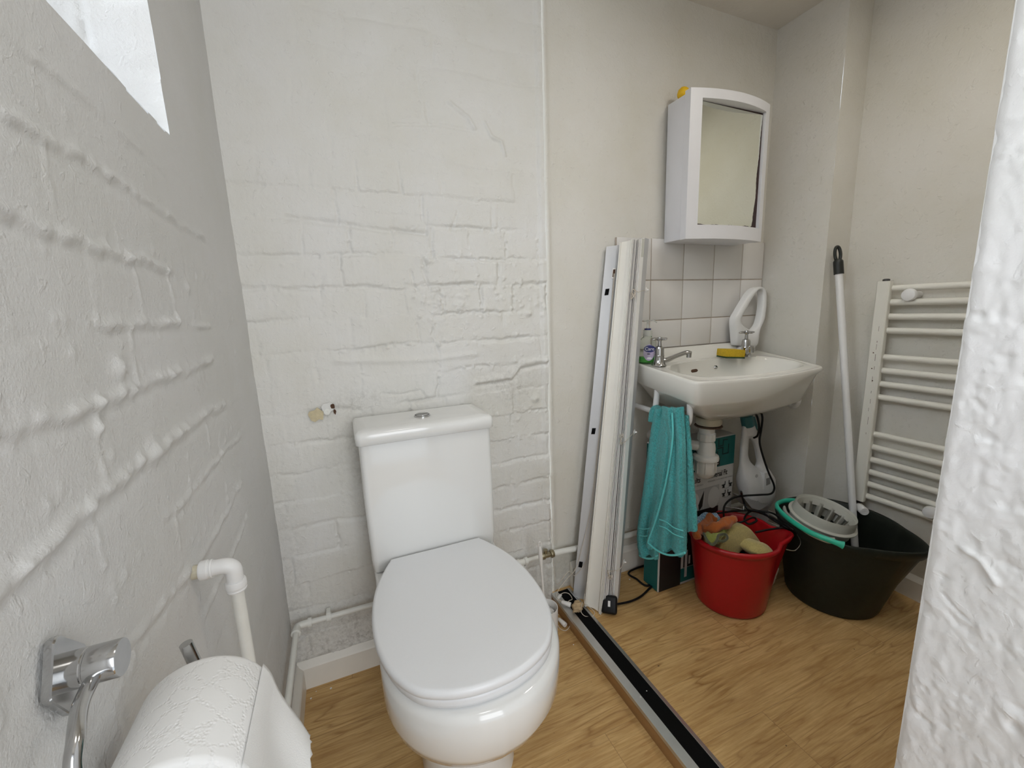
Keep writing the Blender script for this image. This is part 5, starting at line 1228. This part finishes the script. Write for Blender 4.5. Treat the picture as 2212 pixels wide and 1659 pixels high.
# cream profile with beads and a hollow face
def crown(b0, b1):
    n = Vector((-(b1 - b0).y, (b1 - b0).x, 0)).normalized(); n = n if n.x < 0 or True else -n
    n = Vector((b1.y - b0.y, -(b1.x - b0.x), 0)).normalized()
    prof = [(0, .002), (0.02, .006), (.09, .006), (.12, .0), (.30, -.004), (.55, -.006), (.78, -.003), (.86, .001), (.88, .005), (.93, .005), (.94, .002), (.96, .006), (1.0, .006), (1.0, -.008), (0.0, -.010)]
    return [lerp(b0, b1, u) + n * o_ for u, o_ in prof]
beam('head_rail', crown(B0b, B1b), crown(B0t, B1t), M['cream'], bd)
# slats: thin plates whose edges show between B1 and CD
bm = bmesh.new(); NSL = 12
back = Vector((0.03, 0.045, 0)); backt = Vector((0.02, 0.03, 0))
for k in range(NSL):
    u0, u1 = (k + 0.07) / NSL, (k + 0.93) / NSL; jb_ = random.uniform(-.0015, .0015)
    jv = Vector((-0.3 * jb_, -jb_ * 2, 0))
    a, b = lerp(B1b, CD_b, u0) + jv, lerp(B1b, CD_b, u1) + jv; c_, d2 = lerp(B1t, CDt, u0) + jv, lerp(B1t, CDt, u1) + jv
    a = a + Vector((0, 0, .01 + random.uniform(0, .01))); b = Vector((b.x, b.y, a.z))
    addto(bm, loft([[a, b, b + back, a + back], [c_, d2, d2 + backt, c_ + backt]]))
frombm('slats', bm, M['whitep'], bd, False)
sl = [lerp(CD_b, P2b, 0), lerp(CD_b, P2b, .25) + Vector((.001, .003, 0)), lerp(CD_b, P2b, .32) + Vector((-.001, -.003, 0)), P2b, P2b + back, CD_b + back]
slt = [lerp(CDt, P2t, 0), lerp(CDt, P2t, .25) + Vector((.001, .003, 0)), lerp(CDt, P2t, .32) + Vector((-.001, -.003, 0)), P2t, P2t + backt, CDt + backt]
beam('bottom_rail', sl, slt, M['whitep'], bd)
ec = prism('rail_end_cap', [lerp(P2t, P2b, .004) + Vector((-.014, -.0025, 0)), lerp(P2t, P2b, .004) + Vector((-.003, -.0035, 0)), lerp(P2t, P2b, .050) + Vector((-.003, -.0035, 0)), lerp(P2t, P2b, .050) + Vector((-.014, -.0025, 0))], (-.0005, -.0015, 0), M['greyp'], bd)
beam('back_rail', [P2b + Vector((.0005, .001, 0)), P3b, P3b + Vector((-.01, .03, 0)), P2b + Vector((-.004, .03, 0))], [P2t + Vector((.0005, .001, 0)), P3t, P3t + Vector((-.01, .02, 0)), P2t + Vector((-.004, .02, 0))], M['greypanel'], bd)
# cords knotted round the stack at three heights with small white clips
FR_ = Vector((-0.15, -0.98, 0)); r = random.Random(2)
for t_ in (0.862, 0.475, 0.105):
    c0 = lerp(lerp(B1b, CD_b, .45), lerp(B1t, CDt, .45), t_); c1 = lerp(lerp(P2b, P3b, .75), lerp(P2t, P3t, .75), t_)
    knot = [c0 + FR_ * (0.006 + r.uniform(0, .004)) + Vector((r.uniform(-.011, .011), 0, r.uniform(-.022, .022))) for _ in range(13)]
    kn = tube('cord_knot', smoothpath(knot, 6), 0.0009, M['cordw'], bd, 6)
    mid = lerp(P2b, P2t, t_) + FR_ * 0.004
    tube('knot_cord', smoothpath([knot[-1], lerp(knot[-1], mid, .5) + Vector((0, 0, -.006)), mid, c1 + Vector((0.004, -.006, .002))], 6), 0.0009, M['cordw'], kn, 6)
    lathe('cord_clip', [(0, 0), (.003, 0), (.0085, .002), (.009, .004), (.004, .006), (.002, .012), (0, .012)], M['whitep'], kn, 18, c1 + Vector((.002, -.005, .002)), (0.6, -0.8, 0))
# loose cords and pulls
def cord_thing(name, pts, label, r0=0.0011, n=8):
    return tube(name, smoothpath(pts, n), r0, M['cordw'], bd if 'folded' in label else pa, 6)
g0 = onpanel(.82, .925, .007)
def G(px, py, y): return P(px, py, 1, y)
cord_thing('cord', [g0, onpanel(.84, .86, .005), onpanel(.86, .6, .005), onpanel(.86, .40, .005), onpanel(.75, .26, .006), onpanel(.40, .16, .006), onpanel(.02, .09, .006), G(1225, 1250, -.075), G(1206, 1275, -.08), P(1203, 1290, 2, .09), P(1212, 1300, 2, ZF + .012)], 'thin beige cord crossing the grey panel diagonally down to the track end')
cord_thing('cord', [g0 + Vector((.003, 0, 0)), onpanel(.90, .80, .005), onpanel(.92, .5, .005), onpanel(.92, .25, .005), onpanel(.88, .13, .005), onpanel(.6, .10, .008), onpanel(.0, .07, .008), G(1228, 1235, -.08), G(1204, 1262, -.06), G(1198, 1240, -.03), G(1194, 1200, -.02), G(1191, 1150, -.02), G(1189, 1100, -.018)], 'thin beige cord looping from the panel edge up the corner of the brick wall')
cord_thing('cord', [P(1258, 1300, 2, .10), P(1255, 1320, 2, ZF + .02), P(1264, 1331, 2, ZF + .006), P(1280, 1331, 2, ZF + .004), P(1284, 1322, 2, ZF + .004), P(1272, 1310, 2, ZF + .012), P(1262, 1300, 2, .08), onpanel(1.07, .06, .012)], 'thin cord looped on the floor in front of the foot of the folded blind')
cord_thing('cord', [P(1204, 1296, 2, ZF + .02), P(1214, 1282, 2, ZF + .030), P(1228, 1282, 2, ZF + .032), P(1236, 1294, 2, ZF + .022), P(1228, 1300, 2, ZF + .02), P(1229, 1325, 2, .035), P(1231, 1350, 2, .012), P(1222, 1362, 2, .004), P(1210, 1358, 2, .003), P(1205, 1350, 2, .003)], 'thin cord hanging over the track edge beside the toilet brush holder')
def pull(name, c, ax, label):
    t_ = thing(name, label, 'cord pull', c)
    lathe('pull_body', [(0, 0), (.0045, 0), (.006, .002), (.0085, .030), (.0075, .034), (0, .034)], M['whitep'], t_, 20, c, ax)
    tube('pull_cord', smoothpath([Vector(c), Vector(c) - Vector(ax) * 0.012 + Vector((.004, 0, .004)), Vector(c) - Vector(ax) * 0.02 + Vector((.012, -.004, .002))], 6), 0.0011, M['cordw'], t_, 6)
c_ = P(1213, 1300, 2, ZF + .020); pull('cord_pull', (c_.x, c_.y, ZF + .020), (0.70, -0.68, -0.12), 'white plastic cord pull lying on the end of the floor track by the crumpled paper')
c_ = P(1207, 1338, 2, .014); pull('cord_pull', (c_.x, c_.y, .016), (0.25, -0.95, -0.1), 'white plastic cord pull on the lower floor between the brush holder and the step')
c_ = P(1208, 1292, 2, ZF + .02); rt = Matrix.Rotation(radians(35), 3, 'Z')
bm = bmesh.new(); bm_box(bm, (c_.x, c_.y, ZF + .024), (0.030, 0.009, 0.007), rt, 0.002, 2); tag(frombm('cord_tensioner', bm, M['whitep']), 'small white cord fitting tangled in the cord at the wall end of the track', 'cord fitting')
c_ = P(1248, 1312, 2, ZF + .02)
lump('crumpled_paper', (c_.x, c_.y, ZF + .0235), (0.024, 0.017, 0.0165), RX(20, 10, 30), M['paper'], 6.6, 0.55, 2.4, 3, 'crumpled brown paper lying on the floor track in front of the grey panel', 'paper')

# ================================================================== PIPES
def fitting(path, r, mat, parent, nm='pipe_fitting', seg=16): return tube(nm, path, r, mat, parent, seg)
PZc = 0.221
bp = thing('wall_pipe', 'thin painted water pipe running low along the brick wall behind the toilet', 'pipe', (0.3, -0.02, PZc))
xa = 0.024
tube('pipe_run', [(xa + .01, -0.024, PZc), (0.71, -0.024, PZc - .002), (0.80, -0.022, PZc - .002)], 0.0078, M['pipe'], bp, 16)
tube('pipe_run', [(0.018, -0.045, PZc), (0.018, -0.6, PZc), (0.018, -1.6, PZc)], 0.0078, M['pipe'], bp, 16)
tube('elbow', smoothpath([(0.050, -0.024, PZc), (0.036, -0.024, PZc), (0.022, -0.027, PZc), (0.018, -0.040, PZc), (0.018, -0.055, PZc)], 5), 0.0100, M['pipe'], bp, 16)
for c in ((0.052, -0.024, PZc),): lathe('elbow_collar', [(0, -.005), (.0128, -.005), (.0128, .005), (0, .005)], M['pipe'], bp, 20, c, (1, 0, 0))
lathe('elbow_collar', [(0, -.005), (.0128, -.005), (.0128, .005), (0, .005)], M['pipe'], bp, 20, (0.018, -0.052, PZc), (0, 1, 0))
kc = lathe('pipe_clip', [(0, -.007), (.0115, -.007), (.0125, -.005), (.0125, .005), (.0115, .007), (0, .007)], M['pipe'], bp, 20, (0.102, -0.024, PZc), (1, 0, 0))
box('clip_saddle', (0.096, -0.030, PZc + .008), (0.108, -0.004, PZc + .017), M['pipe'], kc, 0.002)
te = lathe('tee', [(0, -.020), (.0135, -.020), (.0135, -.010), (.0105, -.009), (.0105, .009), (.0135, .010), (.0135, .020), (0, .020)], M['pipe'], bp, 18, (0.722, -0.024, PZc - .002), (1, 0, 0))
tube('tee_branch', [(0.722, -0.024, PZc), (0.722, -0.024, 0.188), (0.722, -0.024, 0.02)], 0.0078, M['pipe'], te, 14)
lathe('tee_nut', [(0, 0), (.0132, 0), (.0132, .014), (0, .014)], M['pipe'], te, 8, (0.722, -0.024, 0.190), angle=25)
vl = lathe('stop_valve', [(0, -.026), (.011, -.026), (.0125, -.022), (.0125, -.012), (.009, -.010), (.010, 0), (.009, .010), (.0135, .012), (.0145, .016), (.0135, .024), (.010, .026), (0, .026)], M['brass'], bp, 10, (0.822, -0.024, PZc - .002), (1, 0, 0), 30)
lathe('valve_spindle', [(0, 0), (.006, 0), (.006, .012), (.008, .013), (.008, .018), (0, .018)], M['brass'], vl, 12, (0.815, -0.024, PZc + .002), (0, 0, 1))
ap = thing('alcove_pipe', 'thicker cream painted pipe low on the alcove wall behind the leaning blinds', 'pipe', (1.1, -0.02, 0.21))
tube('pipe_run', [(0.846, -0.024, PZc - .002), (0.95, -0.026, 0.213), (1.15, -0.028, 0.207), (1.80, -0.030, 0.200), (1.80, -0.030, 0.200)], 0.0105, M['pipe'], ap, 16)
tube('pipe_run', smoothpath([(1.79, -0.030, 0.200), (1.815, -0.034, 0.200), (1.822, -0.05, 0.200), (1.822, -0.12, 0.200), (1.822, -0.24, 0.197), (1.825, -0.30, 0.195)], 6), 0.0105, M['pipe'], ap, 16)

# left wall overflow pipe with two compression elbows
vx, vyy = 0.045, -0.612
op = thing('overflow_pipe', 'white plastic pipe with elbow coming out of the left wall above the toilet roll', 'pipe', (vx, vyy, 0.7))
wz = 0.762
wcol = P(452, 1252, 0, 0.012)
yy0 = vyy + 0.0; 
tube('pipe_run', [(vx, yy0, wz - .03), (vx, yy0, 0.02)], 0.0079, M['pipe'], op, 20)
tube('pipe_stub', [(-0.02, yy0, wz), (0.03, yy0, wz)], 0.0090, M['oldwaste'], op, 18)
el = tube('pipe_elbow', smoothpath([(0.012, yy0, wz), (0.028, yy0, wz), (0.038, yy0, wz - .001), (0.0445, yy0, wz - .007), (vx, yy0, wz - .018), (vx, yy0, wz - .030)], 6), 0.0102, M['plastic'], op, 20)
for c, ax in (((0.008, yy0, wz), (1, 0, 0)), ((vx, yy0, wz - .024), (0, 0, -1))):
    lathe('elbow_nut', [(0, 0), (.0118, 0), (.0128, .002), (.0128, .009), (.0118, .010), (.0118, .012), (.0124, .013), (.0118, .015), (0, .015)], M['plastic'], el, 24, c, ax, 30)

# ================================================================== TOILET BRUSH
hb = P(1186, 1352, 2, 0.0); hb = Vector((0.757, -0.135, 0))
bh = thing('toilet_brush', 'white toilet brush standing in its white cup holder between the toilet and the step', 'toilet brush', hb)
bm = bmesh.new(); addto(bm, lathe_vf([(0, 0), (.036, 0), (.037, .003), (.0385, .108), (.0385, .112), (.0365, .112), (.0355, .108), (.033, .006), (0, .006)], 40, hb)); frombm('brush_cup', bm, M['whitep'], bh, True, 40)
bs = hb + Vector((-.004, .004, 0))
ht = P(1166, 1180, 1, -0.118)
ax = (ht - (bs + Vector((0, 0, .11)))).normalized()
s0 = bs + Vector((0, 0, .105)); L_ = (ht - s0).length
tube('brush_handle', [s0 - ax * .05, s0, s0 + ax * L_ * .5, s0 + ax * L_ * .62, s0 + ax * L_ * .80, s0 + ax * L_ * .92, s0 + ax * L_], .005, M['whitep'], bh, 14, rfun=lambda t_: .0040 + .0030 * sstep(.5, .62, t_) - .002 * sstep(.93, 1, t_))
lathe('brush_collar', [(0, 0), (.012, 0), (.013, .004), (.008, .010), (0, .011)], M['whitep'], bh, 20, s0 + Vector((0, 0, -.004)), ax)
lk = [ht + Vector((.005 * cos(a), 0, .010 * sin(a) + .006)) for a in np.linspace(0, 2 * pi, 24, endpoint=False)]
tube('brush_loop', lk, .002, M['whitep'], bh, 8, closed=True)
bm = bmesh.new(); r = random.Random(4)
for k in range(22):
    a = 2 * pi * k / 22; c0 = s0 + Vector((cos(a) * .006, sin(a) * .006, -.006)); c1 = s0 + Vector((cos(a) * .031, sin(a) * .031, -.016 + r.uniform(-.003, .003)))
    addto(bm, tube_vf([c0, (c0 + c1) / 2 + Vector((0, 0, .002)), c1], .001, 5, rfun=lambda t_: (.0012 + .0022 * t_, .0008 + .0012 * t_)))
for k in range(160):
    a = r.uniform(0, 6.28); z = r.uniform(.03, .095); addto(bm, tube_vf([bs + Vector((0, 0, z)), bs + Vector((cos(a) * .029, sin(a) * .029, z - .004))], .0009, 4))
frombm('bristles', bm, M['whitep'], bh, True, 60)

# ================================================================== TOILET ROLL HOLDER and ROLL
rx, ry, rz = 0.064, -0.872, 0.737
fy, fz = -0.877, 0.848
rh_ = thing('toilet_roll_holder', 'chrome toilet roll holder with angular backplate screwed to the left wall', 'toilet roll holder', (0.0, fy, fz))
c45 = []
for a, rr_ in ((98, .031), (8, .0225), (-98, .031), (188, .0225)):
    for da in (-7, 0, 7): c45.append((rr_ * (1.0 if da == 0 else .965) * cos(radians(a + da)), rr_ * (1.0 if da == 0 else .965) * sin(radians(a + da))))
c45 = [(y * 1.0, z) for y, z in c45]
bm = bmesh.new(); ordd = sorted(c45, key=lambda q: math.atan2(q[1], q[0]))
addto(bm, loft([[Vector((x, fy + y * s_, fz + z * s_)) for y, z in ordd] for x, s_ in ((0.003, .97), (0.0075, 1.0), (0.0085, .97))]))
frombm('backplate', bm, M['chrome'], rh_, True, 30)
cyx = 0.038
ps = lathe('post', [(0, 0), (.0130, 0), (.0130, .010), (.0125, .0105), (.0125, .0115), (.0130, .012), (.0130, cyx - .009), (.0125, cyx - .008), (0, cyx - .008)], M['chrome'], rh_, 36, (0.008, fy, fz), (1, 0, 0))
zb = rz + 0.0155
tip = P(380, 1437, 0, rx)
arm = smoothpath([(0.024, fy - .006, fz - .004), (0.026, fy - .030, fz - .006), (0.032, fy - .052, fz - .012), (0.034, fy - .064, fz - .026), (0.040, fy - .068, fz - .050), (0.052, fy - .066, zb + .008), (0.060, fy - .055, zb), (rx - .001, fy - .03, zb), (rx, fy + .02, zb)], 8)
tube("arm", arm, .0046, M['chrome'], rh_, 18)
tube('arm_tip', smoothpath([(rx, fy + .018, zb), (rx - .001, fy + .058, zb), (rx - .006, fy + .066, zb + .008), (rx - .013, fy + .067, zb + .046)], 6), .0052, M['chrome'], rh_, 18)
tr_ = thing('toilet_roll', 'white quilted toilet roll with a loose end hanging on the chrome holder', 'toilet roll', (rx, ry, rz))
RR = 0.052; y0r, y1r = ry - .051, ry + .051
prf = [(.0205, 0), (.0225, 0.0), (RR - .004, 0.0), (RR - .0012, .0015), (RR, .005), (RR, .097), (RR - .0012, .1005), (RR - .004, .102), (.0225, .102), (.0205, .102)]
q = Vector((0, 0, 1)).rotation_difference(Vector((0, 1, 0))); SG = 72
rings = [[Vector((rx, y0r, rz)) + q @ Vector((r_ * (1 + .004 * sin(5 * 2 * pi * k / SG)) * cos(2 * pi * k / SG), r_ * sin(2 * pi * k / SG), h)) for k in range(SG)] for r_, h in prf]
rings.append(rings[0])
bm = bmesh.new(); addto(bm, loft(rings, False, False)); bmesh.ops.remove_doubles(bm, verts=bm.verts, dist=1e-6); frombm('roll', bm, M['tproll'], tr_, True, 50)
rings = [[Vector((rx, y0r - .001, rz)) + q @ Vector((r_ * cos(2 * pi * k / 40), r_ * sin(2 * pi * k / 40), h)) for k in range(40)] for r_, h in ((.0195, 0), (.0205, 0), (.0205, .104), (.0195, .104), (.0195, 0))]
bm = bmesh.new(); addto(bm, loft(rings, False, False)); frombm('cardboard_core', bm, M['paper'], tr_, True, 50)
# loose sheet
vs, fs = [], []; nu, nv = 24, 46
for j in range(nv + 1):
    s_ = j / nv; a0 = radians(30)
    if s_ < .35: a = a0 - radians(26) * (s_ / .35); X_ = rx + (RR + .0016) * cos(a); Z_ = rz + (RR + .0016) * sin(a)
    else:
        f = (s_ - .35) / .65; X_ = rx + RR + .0016 + .024 * f ** 1.3; Z_ = rz + RR * sin(radians(4)) - .062 * f
    for i in range(nu + 1):
        u = i / nu; yy_ = y0r + .001 + (.100) * u
        lift = .0035 * sin(u * 5 + s_ * 4) * s_ ** 1.5
        xx = X_ + lift; zz_ = Z_ + lift * .6 + (0.004 * s_ * sin(9 * u) if s_ > .35 else 0)
        if j == nv: zz_ += .0016 * sin(i * 1.9); xx += .001 * cos(i * 2.3)
        vs.append(Vector((xx, yy_ - .016 * max(0, s_ - .35) * 1.5, zz_)))
for j in range(nv):
    for i in range(nu): a = j * (nu + 1) + i; fs.append((a, a + 1, a + nu + 2, a + nu + 1))
o = mesh('loose_sheet', vs, fs, M['tissue'], tr_); md = o.modifiers.new('s', 'SOLIDIFY'); md.thickness = .0006

# ================================================================== FLOOR BITS, CEILING LAMPS
r = random.Random(12)
labels = [((715, 1487), 0.0, .0035, 'largest white paint flake on the floor by the back left skirting'), ((672, 1509), 0.0, .003, 'white paint flake on the floor just in front of the corner'), ((683, 1494), 0.0, .0015, 'tiny white paint speck on the floor close to the left corner'),
          ((657, 1632), 0.0, .0025, 'white paint flake on the floor beside the left skirting near the front'), ((1239, 1393), 0.0, .0022, 'white paint flake on the lower floor just left of the step'), ((1367, 1433), ZF, .0025, 'white paint flake at the right edge of the floor track'),
          ((1384, 1506), ZF + .006, .003, 'white crumb on the black strip of the floor track'), ((1397, 1493), ZF + .006, .0015, 'smallest white speck on the black strip of the floor track'), ((1360, 1252), ZF, .003, 'white paint flake on the raised floor behind the plug cable')]
for (px_, py_), z, s_, lab in labels:
    c = P(px_, py_, 2, z); n = 7
    pts = [Vector((c.x + s_ * r.uniform(.6, 1.1) * cos(2 * pi * k / n), c.y + s_ * r.uniform(.6, 1.1) * sin(2 * pi * k / n), z + .0004)) for k in range(n)]
    tag(prism('paint_flake', pts, (0, 0, .0008), M['flake']), lab, 'paint flake', 'paint flakes on the floor')
for nm_, x, y, lab in (('ceiling_lamp', .42, -1.15, 'round white ceiling lamp over the toilet area'), ('ceiling_lamp', 1.40, -.75, 'added round white lamp, out of view, brightening the basin alcove')):  # the alcove one is an added fixture to go with the fill light
    cl_ = thing(nm_, lab, 'lamp', (x, y, ZC - .05))
    lathe('lamp_base', [(0, 0), (.10, 0), (.105, .012), (.105, .030), (0, .030)], M['plastic'], cl_, 40, (x, y, ZC - .030))
    lathe('lamp_shade', [(0, 0), (.05, .002), (.085, .010), (.098, .022), (0, .022)], M['lamp'], cl_, 40, (x, y, ZC - .052))
